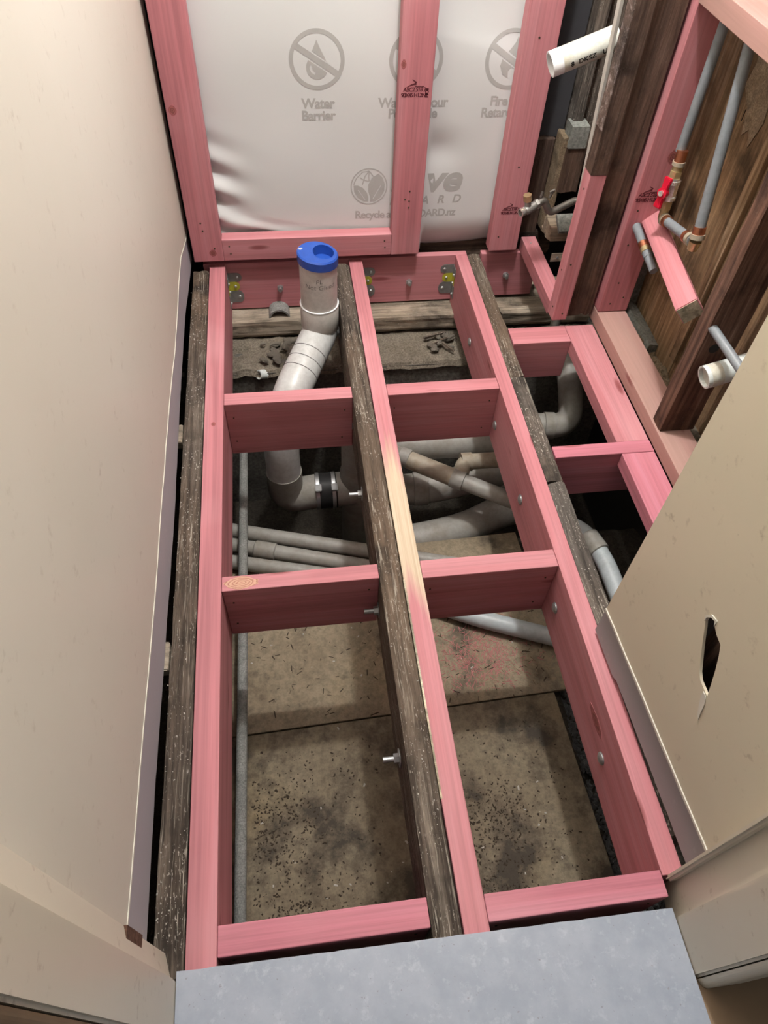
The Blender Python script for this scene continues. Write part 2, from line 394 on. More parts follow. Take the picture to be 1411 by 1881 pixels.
# torn paper flap hanging under the hole
right_sheet('torn_flap', [[(.389, .304), (.381, .292), (.376, .270), (.371, .255), (.377, .258), (.386, .274), (.394, .292), (.397, .304)]], .001, -.002, 'ridge', wr)
right_sheet('hole_edge', [[(.4722, .3913), (.476, .401), (.469, .415), (.455, .420), (.4535, .407), (.4579, .4148), (.4669, .4104), (.4727, .4003)]], .003, -.0018, 'ridge', wr)
right_sheet('cavity_shade_sheet', [[(.2, .02), (.66, .02), (.66, .9), (.2, .9)]], .004, .095, 'dark', wr)  # added dark sheet; shade inside the torn hole is put into its colour
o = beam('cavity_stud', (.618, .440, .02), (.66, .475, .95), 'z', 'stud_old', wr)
struct(box('ceiling', (-.34, .05, 2.40), (1.12, 2.3, 2.43), 'ceil'))
struct(box('light_blocker_back', (-.64, 2.24, -.95), (1.5, 2.27, 2.42), 'dark'))  # dark board added behind the wrap to block light
struct(box('wall_side', (1.13, .05, -.9), (1.15, 2.3, 2.4), 'dark'))
# hall side of the doorway: jamb linings, stops, architraves
def jamb(name, sgn, x0, y0, y1, xs, ys0, lip, deep):
    bm = bmesh.new(); q = []
    for z in (deep, 2.05): q.append([bm.verts.new((x, y, z)) for (x, y) in ((x0, y0), (x0 + sgn * .011, y1), (x0 + sgn * .10, y1), (x0 + sgn * .10, y0))])
    for i in range(4): bm.faces.new((q[0][i], q[0][(i + 1) % 4], q[1][(i + 1) % 4], q[1][i]))
    bm.faces.new(q[0]); bm.faces.new(q[1]); bmesh.ops.bevel(bm, geom=bm.edges[:], offset=.0015, segments=2, affect='EDGES')
    t = struct(from_bm(name, bm, 'jamb')); recenter(t)
    box('door_stop', (min(xs, xs + sgn * .06), ys0, deep + .01), (max(xs, xs + sgn * .06), y0 + .0005, 2.05), 'jamb', t, .004)
    bm = bmesh.new(); n = 8; rows = []
    for z in (lip, 2.05):
        row = []
        for i in range(n + 1):
            a = PI / 2 * i / n; row.append(bm.verts.new((xs + sgn * (.004 + .014 * (1 - math.cos(a))), ys0 - .002 - .014 * math.sin(a), z)))
        row.append(bm.verts.new((xs + sgn * .07, ys0 - .016, z))); row.append(bm.verts.new((xs + sgn * .07, ys0 - .002, z))); rows.append(row)
    k = len(rows[0])
    for i in range(k): bm.faces.new((rows[0][i], rows[0][(i + 1) % k], rows[1][(i + 1) % k], rows[1][i]))
    bm.faces.new(rows[0]); bm.faces.new(rows[1]); o = from_bm('architrave', bm, 'hall' if sgn < 0 else 'jamb'); child(o, t)
    return t
tl = jamb('trim_1', -1, -.262, .152, .19, -.2535, .078, -.01, -.05)
tr = jamb('trim_2', 1, .569, .137, .197, .5565, .052, -.005, -.07)
box('bead', (.563, .190, -.005), (.585, .200, 2.05), 'jamb', tr, .004)
box('chipped_patch', (-.276, .174, .175), (-.2682, .1895, .262), 'stud_red', tl)
struct(box('wall_hall_left', (-1.0, .062, 0), (-.33, .16, 2.4), 'hall'))
struct(box('wall_hall_right', (.64, .04, 0), (1.2, .16, 2.4), 'jamb'))
struct(box('floor_hall', (-1.0, -.9, -.03), (1.2, .10, -.006), 'hall'))
# blue-grey sheet at the doorway
bm = bmesh.new(); yv = [(-.2525 + (.5545 + .2525) * i / 40) for i in range(41)]
lo = []
for z in (-.006, .004):
    row = [bm.verts.new((-.2525, -.35, z))] + [bm.verts.new((x, .161 - .010 * (x + .25) / .8 + noise.noise(Vector((x * 60, 0, 0))) * .0012, z)) for x in yv] + [bm.verts.new((.556, -.35, z))]; lo.append(row)
k = len(lo[0]); bm.faces.new(lo[0]); bm.faces.new(lo[1])
for i in range(k): bm.faces.new((lo[0][i], lo[0][(i + 1) % k], lo[1][(i + 1) % k], lo[1][i]))
struct(from_bm('floor', bm, 'vinyl'))
# ------------------------------------------------------------------ ground below
bm = bmesh.new(); n = 70; g = []
for i in range(n + 1):
    r = []
    for j in range(n + 1):
        x = -.6 + 1.9 * i / n; y = -.2 + 2.5 * j / n
        z = -.585 + noise.noise(Vector((x * 14, y * 14, 0))) * .012 + noise.noise(Vector((x * 40, y * 40, 5))) * .006
        if y > 1.33 or x > .7: z -= .03
        if y > 1.36: z -= min(.30, (y - 1.36) * 2.2)
        if y > 1.9: z = max(z, -.55)
        r.append(bm.verts.new((x, y, z)))
    g.append(r)
for i in range(n):
    for j in range(n): bm.faces.new((g[i][j], g[i + 1][j], g[i + 1][j + 1], g[i][j + 1]))
struct(from_bm('ground', bm, 'soil', None, True))
struct(box('light_blocker_left', (-.62, -.1, -.95), (-.58, 2.27, 2.42), 'dark'))  # unseen panel added to block outside light, coloured dark for the shaded gap
struct(box('light_blocker_front', (-.42, -.02, -.95), (1.2, .10, -.03), 'conc'))  # unseen block added to stop ambient light leaking under the floor
# footing and old wall plate along the back
ft = struct(box('wall_foundation_back', (-.34, 1.85, -.95), (1.13, 2.2, -.262), 'conc'))
bm = bmesh.new(); nx, ny = 110, 16; g = []
for i in range(nx + 1):
    r = []
    for j in range(ny + 1):
        x = -.33 + 1.43 * i / nx; y = 1.845 + .17 * j / ny
        z = -.252 + noise.noise(Vector((x * 30, y * 30, 2))) * .006 + noise.noise(Vector((x * 80, y * 80, 7))) * .004 - (.02 if j == 0 else 0) + .012 * max(0, (j / ny - .6))
        if x < .16: z += .016 * noise.noise(Vector((x * 16, y * 12, 9)))
        r.append(bm.verts.new((x, y, z)))
    g.append(r)
for i in range(nx):
    for j in range(ny): bm.faces.new((g[i][j], g[i + 1][j], g[i + 1][j + 1], g[i][j + 1]))
o = from_bm('rubble_bed', bm, 'rubble', None, True); child(o, ft); o['kind'] = 'stuff'
tag(rough_beam('old_wall_plate', (-.30, 2.008, -.238), (.22, 2.20, -.178), 'x', 'batten', .003, 3), 'dusty grey old wall plate on the footing in the bay of the blue-capped pipe', 'timber', 'old wall plates')
tag(rough_beam('old_wall_plate', (.225, 2.0, -.236), (1.05, 2.20, -.178), 'x', 'batten', .003, 5), 'pale old wall plate on the footing under the ledger in the middle bay', 'timber', 'old wall plates')
tag(box('cover_sheet', (-.33, .760, -.562), (.69, 1.315, -.55), 'sheet', None, .001), 'dusty brown board on the ground under the middle nogs', 'board', 'boards on the ground')
bpy.data.objects['cover_sheet'].rotation_euler.z = .035
tag(box('cover_sheet', (-.33, .02, -.562), (.668, .7545, -.55), 'sheet_dirty', None, .001), 'stained brown board on the ground in the nearest bays', 'board', 'boards on the ground')
o2 = bpy.data.objects['cover_sheet.001']; o2.rotation_euler.z = .035
# gravel strip by the right foundation
def scatter(name, n, region, zf, smin, smax, mat, seed, flatk=1., long=1., bias=None):
    rnd = random.Random(seed); bm = bmesh.new()
    for i in range(n):
        while True:
            x, y = rnd.uniform(region[0], region[1]), rnd.uniform(region[2], region[3])
            if bias is None or rnd.random() < bias(x, y): break
        s = rnd.uniform(smin, smax); a = rnd.uniform(0, PI * 2); ca, sa = math.cos(a), math.sin(a)
        L = s * long * rnd.uniform(.6, 1.2); wd = s; h = s * flatk; z = zf(x, y)
        tilt = rnd.uniform(-.25, .25)
        P = []
        for (u, v, w) in ((-1, -1, 0), (1, -.7, 0), (.8, 1, 0), (-.9, .8, 0), (-.5, -.4, 1), (.6, -.3, .8), (.4, .6, 1), (-.6, .4, .7)):
            uu = u * L * rnd.uniform(.7, 1.1); vv = v * wd * rnd.uniform(.7, 1.1); P.append(bm.verts.new((x + uu * ca - vv * sa, y + uu * sa + vv * ca, z + w * h * rnd.uniform(.7, 1.2) + uu * tilt * .3)))
        for f in ((0, 1, 2, 3), (4, 5, 6, 7), (0, 1, 5, 4), (1, 2, 6, 5), (2, 3, 7, 6), (3, 0, 4, 7)): bm.faces.new([P[q] for q in f])
    o = from_bm(name, bm, mat); recenter(o); o['kind'] = 'stuff'; return o
tag(scatter('gravel', 1500, (.665, .80, .12, .80), lambda x, y: -.60 + noise.noise(Vector((x * 20, y * 20, 0))) * .01, .003, .009, 'gravel', 4, 1.1), 'dark grey gravel beside the stained board under the right joist', 'gravel', None, 'stuff')

# ------------------------------------------------------------------ floor framing
JD = -.19
def nails(parent, pts, mat='steel_dull', r=.0026, n=(0, -1, 0)):
    for p in pts:
        t, a, b = frame(n); tube('nail', [Vector(p) - t * .001, Vector(p) + t * .0012], [r, r * .8], mat, parent, 8)
JL = tag(beam('floor_joist', (-.241, .158, JD), (-.192, 2.080, 0), 'y', 'pink'), 'pink joist alongside the left wall, left of the blue-capped pipe', 'joist', 'new pink joists')
JC = tag(beam('floor_joist', (.203, .150, JD), (.246, 2.080, 0), 'y', 'pink_c'), 'pink middle joist with a long bare yellow patch', 'joist', 'new pink joists')
JR = tag(beam('floor_joist', (.558, .200, JD), (.597, 2.080, 0), 'y', 'pink'), 'pink joist running under the bare strip of the right wall', 'joist', 'new pink joists')
tag(rough_beam('old_joist', (-.2925, .152, JD), (-.2435, 2.052, -.004), 'y', 'old', .0035, 1, 240), 'dark rotted joist between the left wall and a pink joist', 'joist', 'old dark joists')
tag(rough_beam('old_joist', (.151, .146, JD), (.2015, 2.054, -.001), 'y', 'old', .0035, 2, 240), 'dark splintery joist bolted to the middle pink joist', 'joist', 'old dark joists')
tag(rough_beam('old_joist', (.599, 1.475, JD), (.640, 2.085, -.002), 'y', 'old', .004, 3, 60, .006), 'dark crumbly joist end reaching under the back wall beside the right pink joist', 'joist', 'old dark joists')
tag(rough_beam('old_joist', (.599, 1.088, JD), (.641, 1.471, -.002), 'y', 'old_grey', .003, 4, 40, .004), 'short grey old joist piece beside the pink floor nogs on the right', 'joist', 'old dark joists')
tag(rough_beam('old_joist', (.599, .26, JD), (.643, 1.084, -.003), 'y', 'old_grey', .003, 5, 60, .004), 'grey old joist vanishing under the cut right wall lining', 'joist', 'old dark joists')
def nog(lo, hi, label, mat='pink', axis='x', nl=True):
    o = tag(beam('nog', lo, hi, axis, mat), label, 'nog', 'pink floor nogs')
    if nl and axis == 'x':
        w = hi[0] - lo[0]; y = lo[1]
        nails(o, [(lo[0] + .02, y, lo[2] + .14), (lo[0] + .018, y, lo[2] + .05), (hi[0] - .022, y, lo[2] + .145), (hi[0] - .03, y, lo[2] + .04)], 'darkbit')
    return o
nog((-.1915, 1.430, JD), (.1505, 1.474, -.001), 'pink floor nog right in front of the grey toilet pipe bend')
nog((.2465, 1.431, JD), (.5575, 1.475, -.001), 'pink floor nog between middle and right joists, nearer the back wall')
nog((-.1915, .850, JD), (.1505, .888, -.001), 'pink floor nog with a swirl of end grain over the three grey pipes')
nog((.2465, .840, JD), (.5575, .887, -.001), 'pink floor nog in the middle of the right-hand bays by the yellow bare patch')
nog((-.1915, .172, JD), (.1505, .217, -.001), 'pink floor nog at the blue-grey doorway sheet, wider left one', 'pink_hot')
nog((.2465, .168, JD), (.5575, .210, -.001), 'pink floor nog at the blue-grey doorway sheet, right one touching the jamb', 'pink_hot')
nog((.6425, 1.615, -.135), (.817, 1.688, -.001), 'pink floor nog under the hanging spliced post', 'pink', nl=False)
nog((.6425, 1.163, -.155), (.906, 1.203, -.001), 'pink floor nog between the grey old joist and the wall plate at right', 'pink_hot', nl=False)
tag(beam('edge_joist', (.818, 1.2035, -.045), (.906, 1.688, -.002), 'y', 'pink'), 'flat pink edge timber with a knot, along the right wall plate', 'joist', 'flat pink edge timbers')
tag(beam('edge_joist', (.818, .70, -.045), (.906, 1.1625, -.002), 'y', 'pink_hot'), 'flat pink edge timber disappearing behind the right lining', 'joist', 'flat pink edge timbers')
LG = tag(beam('ledger', (-.262, 2.081, -.172), (.597, 2.1045, .0), 'x', 'pink'), 'long pink ledger board bolted below the white wrap, carrying the brackets', 'ledger', 'pink ledgers')
LG2 = tag(beam('ledger', (.647, 2.081, -.165), (.845, 2.1045, .0), 'x', 'pink'), 'short pink ledger piece right of the old crumbly joist end', 'ledger', 'pink ledgers')
for (x, z) in ((-.025, -.095), (.408, -.093), (.742, -.082)):
    g_ = LG if x < .6 else LG2; tube('bolt_head', [(x, 2.0815, z), (x, 2.072, z)], .0105, 'steel', g_, 6); tube('bolt_shank', [(x, 2.075, z), (x, 2.061, z)], .0062, 'steel', g_, 12)
# through bolts: nuts on the old middle joist, round heads on the right joist
wh = ['behind the toilet pipe bend', 'by the nog before the toilet pipe', 'near the black rubber coupling', 'just nearer than the swirl-grained nog', 'in the nearest left bay']
for (y, z), w in zip(((1.851, -.112), (1.445, -.110), (1.182, -.110), (.833, -.112), (.491, -.118)), wh):
    e = empty('through_bolt', (.1505, y, z), 'bolt end with nut on the old middle joist, ' + w, 'bolt', 'through bolts in the middle joist')
    tube('washer', [(.1515, y, z), (.149, y, z)], .019, 'steel_dull', e, 20); tube('nut', [(.149, y, z), (.139, y, z)], .0105, 'steel', e, 6); tube('threaded_shank', [(.142, y, z), (.117, y, z)], .0058, 'steel', e, 12)
wh = ['in the bay by the brackets', 'just past the farther nog', 'above the grey junction pipe', 'just nearer than the middle nog', 'by the long knot in the nearest bay']
for (y, z), w in zip(((1.771, -.112), (1.405, -.118), (1.118, -.104), (.790, -.101), (.44, -.108)), wh):
    e = empty('coach_bolt', (.558, y, z), 'round bolt head on the right pink joist, ' + w, 'bolt', 'bolt heads on the right joist')
    tube('dome_head', [(.5585, y, z), (.5555, y, z), (.553, y, z), (.5515, y, z)], [.0125, .0125, .009, .003], 'steel', e, 16)
    tube('washer', [(.5590, y, z), (.5572, y, z)], .014, 'steel_dull', e, 18)
# joist brackets
def bracket(x, sgn, label):
    e = empty('joist_bracket', (x, 2.080, -.15), label, 'bracket', 'joist brackets on the ledger')
    for (za, zb, wd, m) in ((-.034, -.066, .045, 'steel_dull'), (-.066, -.100, .036, 'yellow'), (-.100, -.145, .046, 'steel_dull')):
        lp = []
        for i in range(14):
            a = -PI / 2 + PI * i / 13; lp.append((sgn * (wd - .016 + .016 * math.cos(a)), (za + zb) / 2 + (zb - za) / 2 * -math.sin(a)))
        me = curve_mesh([[(0, zb)] + lp + [(0, za)]], .0015)
        for v in me.vertices: v.co = Vector((x + v.co.x, 2.0798 + v.co.z, v.co.y))
        child(obj('flange', me, m), e)
        box('side_flange', (min(x + sgn * .0002, x + sgn * .0018), 2.0798 - wd * .8, zb), (max(x + sgn * .0002, x + sgn * .0018), 2.0798, za), m, e)
        zc = (za + zb) / 2
        tube('screw', [(x + sgn * (wd - .014), 2.0795, zc), (x + sgn * (wd - .014), 2.075, zc)], [.0055, .0035], 'steel', e, 10)
        tube('screw', [(x + sgn * .001, 2.0798 - wd * .5, zc - .01), (x + sgn * .006, 2.0798 - wd * .5, zc - .01)], [.0055, .0035], 'steel', e, 10)
bracket(-.1915, 1, 'grey and yellow joist bracket at the left joist end')
bracket(.2465, 1, 'grey and yellow joist bracket at the middle joist end')
bracket(.5575, -1, 'grey and yellow joist bracket at the right joist end')

# ------------------------------------------------------------------ back wall framing
FY0, FY1 = 2.055, 2.099
def stud(x0, x1, label, pts):
    o = tag(beam('wall_stud', (x0, FY0, .026), (x1, FY1, 2.38), 'z', 'pink'), label, 'stud', 'pink studs of the back wall')
    nails(o, pts, 'darkbit', .003); return o
s1 = stud(-.283, -.191, 'pink stud in the back corner against the cream left wall', [(-.245, FY0, .155), (-.242, FY0, .13), (-.215, FY0, .07)])
s2 = stud(.337, .428, 'pink stud in the middle of the white wrap', [(.385, FY0, .235), (.385, FY0, .205), (.385, FY0, .185), (.372, FY0, .21)])
s3 = stud(.660, .753, 'pink stud right of the white wrap behind the small valve', [(.685, FY0, .075), (.71, FY0, .30), (.70, FY0, .64)])
p = tag(beam('bottom_plate', (-.1905, FY0 + .001, .026), (.3365, FY1, .097), 'x', 'pink'), 'pink bottom plate behind the blue pipe cap', 'plate')
nails(p, [(-.17, FY0 + .001, .075), (-.168, FY0 + .001, .05), (.315, FY0 + .001, .075), (.317, FY0 + .001, .052)], 'darkbit', .003)
tag(rough_beam('old_bottom_plate', (.20, 2.145, -.05), (.90, 2.21, .035), 'x', 'stud_old', .003, 9, 40), 'dark old bottom plate showing below the white wrap', 'timber')
# stamps printed on the timber
def stamp(parent, x, y, z, w, lines, logo=True):
    k = w / .066
    def put(name, me, ox, oz, rot=0):
        for v in me.vertices:
            a, b = v.co.x, v.co.y
            if rot: a, b = -b, a
            v.co = Vector((x + ox * k + a, y - .0003 + v.co.z, z + oz * k + b))
        child(obj(name, me, 'ink'), parent)
    put('stamp_text', text_mesh('ABC2 S18 2x', .0145 * k, .0003, .15, .86), .026, .011)
    put('stamp_text', text_mesh('90X45 H1.2NE', .0145 * k, .0004, 0, .80), .024, -.003)
    put('stamp_text', text_mesh('HC0', .0135 * k, .0003, 0, .9), .062, .007, 1)
    if logo:
        put('stamp_text', curve_mesh([[(q * .0026 * k + .0002, 0), (q * .0026 * k + .0022 * k, 0), (q * .0026 * k + .0022 * k, .0032 * k), (q * .0026 * k + .0002, .0030 * k)] for q in range(10)], .0004), .023, .0215)
        pts = [(-.002, .020), (.006, .025), (.014, .029), (.021, .031), (.024, .034), (.019, .037), (.0155, .040), (.017, .0405), (.021, .038), (.0265, .0355), (.0285, .0345), (.0275, .032), (.0262, .030), (.0275, .0275), (.024, .0275), (.018, .0265), (.010, .0245)]
        put('stamp_logo', curve_mesh([[(a * k, b * k) for a, b in pts]], .0004), 0, 0)
stamp(s2, .356, FY0, .503, .066, 0)
stamp(s3, .690, FY0, .155, .055, 0)
# knots drawn by the pencil marks
for (u, zz) in ((-.052, .030), (-.046, .030)):
    me = curve_mesh([[(u + .10, zz), (u + .1015, zz), (u + .1025, zz + .014), (u + .101, zz + .014)]], .0004)
    for v in me.vertices: v.co = Vector((v.co.x, FY0 + .0007 + v.co.z, v.co.y))
    child(obj('pencil_mark', me, 'pen'), p)
def knot_mat():
    k = NB('timber_knot', .7, 0, .2); v = k.tc.outputs['Object']
    g = k.n('ShaderNodeVectorMath', operation='LENGTH'); k.l(v, g.inputs[0])
    w = k.math('ADD', k.math('MULTIPLY', g.outputs['Value'], 1.0), k.math('MULTIPLY', k.math('SUBTRACT', k.noise(v, 3, 3), .5), .5))
    k.col(k.ramp(w, [(.0, (.10, .03, .03)), (.25, (.30, .10, .09)), (.42, (.16, .05, .05)), (.62, (.36, .12, .11)), (.8, (.24, .075, .08)), (1., (.42, .15, .16))])); return k.m
M['knot'] = knot_mat()
def knot(parent, p, n, u, a, b):
    n, u = Vector(n), Vector(u); w = n.cross(u); bm = bmesh.new(); N_ = 20
    vs1 = [bm.verts.new((math.cos(2 * PI * i / N_) * (1 + .12 * math.sin(i * 2.1)), math.sin(2 * PI * i / N_) * (1 + .12 * math.cos(i * 1.3)), 0)) for i in range(N_)]
    vs2 = [bm.verts.new(v.co + Vector((0, 0, -.5))) for v in vs1]; bm.faces.new(vs1); bm.faces.new(vs2)
    for i in range(N_): bm.faces.new((vs1[i], vs1[(i + 1) % N_], vs2[(i + 1) % N_], vs2[i]))
    o = from_bm('knot', bm, 'knot'); m = Matrix((u * a, w * b, n * .001)).transposed().to_4x4(); m.translation = Vector(p) + n * .0003
    o.matrix_basis = m; child(o, parent)
knot(s1, (-.266, FY0, .475), (0, -1, 0), (0, 0, 1), .014, .011); knot(s1, (-.222, FY0, .055), (0, -1, 0), (0, 0, 1), .012, .011)
knot(s2, (.346, FY0, .580), (0, -1, 0), (0, 0, 1), .012, .007)
knot(JR, (.558, .505, -.075), (-1, 0, 0), (0, 1, 0), .038, .014); knot(JL, (-.217, 1.36, 0), (0, 0, 1), (0, 1, 0), .008, .006)
def swirl_mat():
    k = NB('end_grain_swirl', .65, 0, .25); v = k.tc.outputs['Object']
    g = k.n('ShaderNodeVectorMath', operation='LENGTH'); k.l(v, g.inputs[0])
    w = k.math('ADD', g.outputs['Value'], k.math('MULTIPLY', k.math('SUBTRACT', k.noise(v, 2, 3), .5), .35))
    k.col(k.ramp(k.math('FRACT', k.math('MULTIPLY', w, 4.2)), [(.0, (.30, .13, .09)), (.35, (.50, .27, .20)), (.8, (.56, .36, .25)), (1., (.34, .15, .11))])); return k.m
M['swirl'] = swirl_mat()
nog2 = bpy.data.objects['nog.002']
_k = M['knot']; M['knot'] = M['swirl']; knot(nog2, (-.150, .8685, -.001), (0, 0, 1), (1, 0, 0), .036, .0155); M['knot'] = _k
nog2.children[-1].name = 'grain_swirl'
box('bare_edge', (.2020, .37, -.03), (.2055, .84, .0005), 'raw', JC)
# ------------------------------------------------------------------ white wrap with printing
def wrap_y(x, z):
    y = 2.108 + .006 * noise.noise(Vector((x * 3.1, z * 3.3, .3)))
    d = math.exp(-((z - .13 + .35 * (x + .19)) / .045) ** 2) * (1 / (1 + math.exp((x - .16) * 30)))
    y += d * .012 * noise.noise(Vector((x * 9 + z * 20, z * 26, 4.4)))
    d2 = math.exp(-((x + .20) / .07) ** 2) * math.exp(-((z - .22) / .12) ** 2)
    y += d2 * .012 * math.sin(z * 70 + x * 30)
    if x > .44: y += max(0, (.12 - z)) ** 2 * 3.2 + .010 * math.exp(-((z - .33) / .05) ** 2) * math.exp(-((x - .47) / .06) ** 2)
    if x > .42: y += .012 / (1 + math.exp(-(z - .66 + .35 * (x - .47)) * 60))
    return y
bm = bmesh.new(); nx, nzz = 150, 150; g = []
for i in range(nx + 1):
    r = []
    x = -.286 + (1.046) * i / nx
    zb = .012 if x < .43 else .012 - .012 * math.sin(PI * min(1, (x - .43) / .23)) + .008 * (x - .43) / .23
    for j in range(nzz + 1):
        t = j / nzz; z = zb + (2.36 - zb) * (t * .33 if t < .8 else .264 + (t - .8) * 3.68)
        r.append(bm.verts.new((x, wrap_y(x, z), z)))
    g.append(r)
for i in range(nx):
    for j in range(nzz): bm.faces.new((g[i][j], g[i + 1][j], g[i + 1][j + 1], g[i][j + 1]))
me = bpy.data.meshes.new('building_wrap'); bmesh.ops.recalc_face_normals(bm, faces=bm.faces); bm.to_mesh(me); bm.free()
me.polygons.foreach_set('use_smooth', [True] * len(me.polygons))
WR = tag(obj('building_wrap', me, 'wrap'), 'white building wrap with grey printed symbols behind the pink studs', 'building wrap')
sol = WR.modifiers.new('thickness', 'SOLIDIFY'); sol.thickness = .0006; sol.offset = 0
def onwrap(name, me, ox, oz):
    for v in me.vertices:
        x, z = ox + v.co.x, oz + v.co.y; v.co = Vector((x, wrap_y(x, z) - .0007 - (.0001 if v.co.z > 0 else 0), z))
    return child(obj(name, me, 'print'), WR)
def circ(r, n=72, cx=0, cz=0): return [(cx + r * math.cos(2 * PI * i / n), cz + r * math.sin(2 * PI * i / n)) for i in range(n)]
def sub(lp, k=4):
    out = []
    for a, b in zip(lp, lp[1:] + lp[:1]):
        for i in range(k): out.append((a[0] + (b[0] - a[0]) * i / k, a[1] + (b[1] - a[1]) * i / k))
    return out
def bar(w=.0075, R=.066, a=math.radians(148)):
    c, s = math.cos(a), math.sin(a); return sub([(c * R - s * w, s * R + c * w), (c * R + s * w, s * R - c * w), (-c * R + s * w, -s * R - c * w), (-c * R - s * w, -s * R + c * w)], 8)
def clip_halves(lp, gap, a=math.radians(148)):
    """split a loop by the slash, leaving a gap either side"""
    nxv, nzv = -math.sin(a), math.cos(a); res = []
    for sg in (1, -1):
        f = lambda p: sg * (p[0] * nxv + p[1] * nzv) - gap
        out = []
        for p, q in zip(lp, lp[1:] + lp[:1]):
            fp, fq = f(p), f(q)
            if fp >= 0: out.append(p)
            if fp * fq < 0: t = fp / (fp - fq); out.append((p[0] + (q[0] - p[0]) * t, p[1] + (q[1] - p[1]) * t))
        if len(out) > 2: res.append(out)
    return res
drop = [(0, .047)] + [(.029 * math.sin(a) * (1 - .0 * a), -.016 - .029 * math.cos(a)) for a in [PI * (.72 - 1.44 * i / 24) for i in range(25)]]
drop = [(0, .048), (.010, .026), (.021, .006)] + [(.029 * math.cos(a), -.018 + .029 * math.sin(a)) for a in [.25 - (PI + .5) * i / 20 for i in range(21)]] + [(-.021, .006), (-.010, .026)]
shine = [(-.019 * 1 + .0, -.012), (-.014, -.012), (-.012, -.024), (-.004, -.031), (-.006, -.036), (-.016, -.030), (-.020, -.020)]
flame = [(.012, .056), (.020, .036), (.031, .012), (.034, -.010), (.026, -.034), (.012, -.044), (.018, -.030), (.012, -.016), (.004, -.004), (.002, -.018), (-.006, -.028), (-.004, -.044), (-.020, -.036), (-.030, -.014), (-.026, .004), (-.014, .018), (-.006, .026), (.006, .040)]
def sign(cx, cz, glyph, inner, l1, l2, tz1, tz2):
    onwrap('symbol_ring', curve_mesh([circ(.0735), circ(.0628)], .0004), cx, cz)
    onwrap('symbol_slash', curve_mesh([bar()], .0004), cx, cz)
    for h in clip_halves(glyph, .0115):
        loops = [h]
        if inner and h[len(h) // 2][1] < 0 and min(q[1] for q in h) < -.03: loops.append(inner)
        onwrap('symbol_glyph', curve_mesh(loops, .0004), cx, cz)
    onwrap('caption', text_mesh(l1, .0355, .0011, 0, .93), cx - (.018 if l1 == 'Fire' else 0), tz1); onwrap('caption', text_mesh(l2, .0355, .0011, 0, .93), cx, tz2)
sign(.122, .573, drop, shine, 'Water', 'Barrier', .453, .421)
sign(.388, .572, drop, shine, 'Water Vapour', 'Permeable', .453, .424)
sign(.652, .568, flame, None, 'Fire', 'Retardant', .453, .422)
# leaf globe emblem and recycle line
gx, gz = .268, .226
onwrap('emblem_ring', curve_mesh([circ(.056), circ(.0525)], .0004), gx, gz)
leafA = [(-.047, .004), (-.034, .004), (-.018, -.004), (-.006, -.018), (-.001, -.034), (-.002, -.047), (-.016, -.046), (-.034, -.034), (-.045, -.016)]
leafB = [(.028, .040), (.040, .028), (.048, .008), (.047, -.014), (.036, -.034), (.020, -.046), (.004, -.047), (.004, -.034), (-.002, -.014), (-.002, .006), (.008, .026)]
veinA = [(-.034, -.010), (-.031, -.010), (-.010, -.040), (-.0125, -.041)]; veinB = [(.036, .006), (.038, .004), (.014, -.038), (.012, -.037)]
onwrap('emblem_leaf', curve_mesh([leafA, veinA], .0004), gx, gz); onwrap('emblem_leaf', curve_mesh([leafB, veinB], .0004), gx, gz)
def stroke(pts, w):
    l, r = [], []
    for i, p in enumerate(pts):
        a, b = pts[max(0, i - 1)], pts[min(len(pts) - 1, i + 1)]; dx, dz = b[0] - a[0], b[1] - a[1]; n = math.hypot(dx, dz); nx_, nz2 = -dz / n * w / 2, dx / n * w / 2
        l.append((p[0] + nx_, p[1] + nz2)); r.append((p[0] - nx_, p[1] - nz2))
    return l + r[::-1]
for st in ([(0, .0475), (-.012, .032), (-.020, .006)], [(0, .0475), (-.001, .030), (.0, .016)], [(0, .0475), (.010, .034), (.014, .030)], [(-.028, .028), (-.016, .020), (-.004, .017), (.003, .018)], [(-.038, .026), (-.044, .014), (-.046, .006)], [(0, .0475), (-.020, .044), (-.038, .026)]):
    onwrap('emblem_line', curve_mesh([stroke(st, .0032)], .0004), gx, gz)
onwrap('caption', text_mesh('Recycle at saveBOARD.nz', .0335, .0009, 0, .90), .386, .126)
for wd_, wc_, ww_ in (('sa', .385, .098), ('ve', .502, .112)):
    me = text_mesh(wd_, .112, .0034, .22, .95); xs_ = [v.co.x for v in me.vertices]; x0_, x1_ = min(xs_), max(xs_)
    for v in me.vertices: v.co.x = ((v.co.x - x0_) / (x1_ - x0_) - .5) * ww_
    onwrap('wordmark', me, wc_, .208)
for i_, ch in enumerate('BOARD'): onwrap('wordmark_letter', text_mesh(ch, .036, .0009, .2), .443 + (i_ - 2) * .0505, .168)
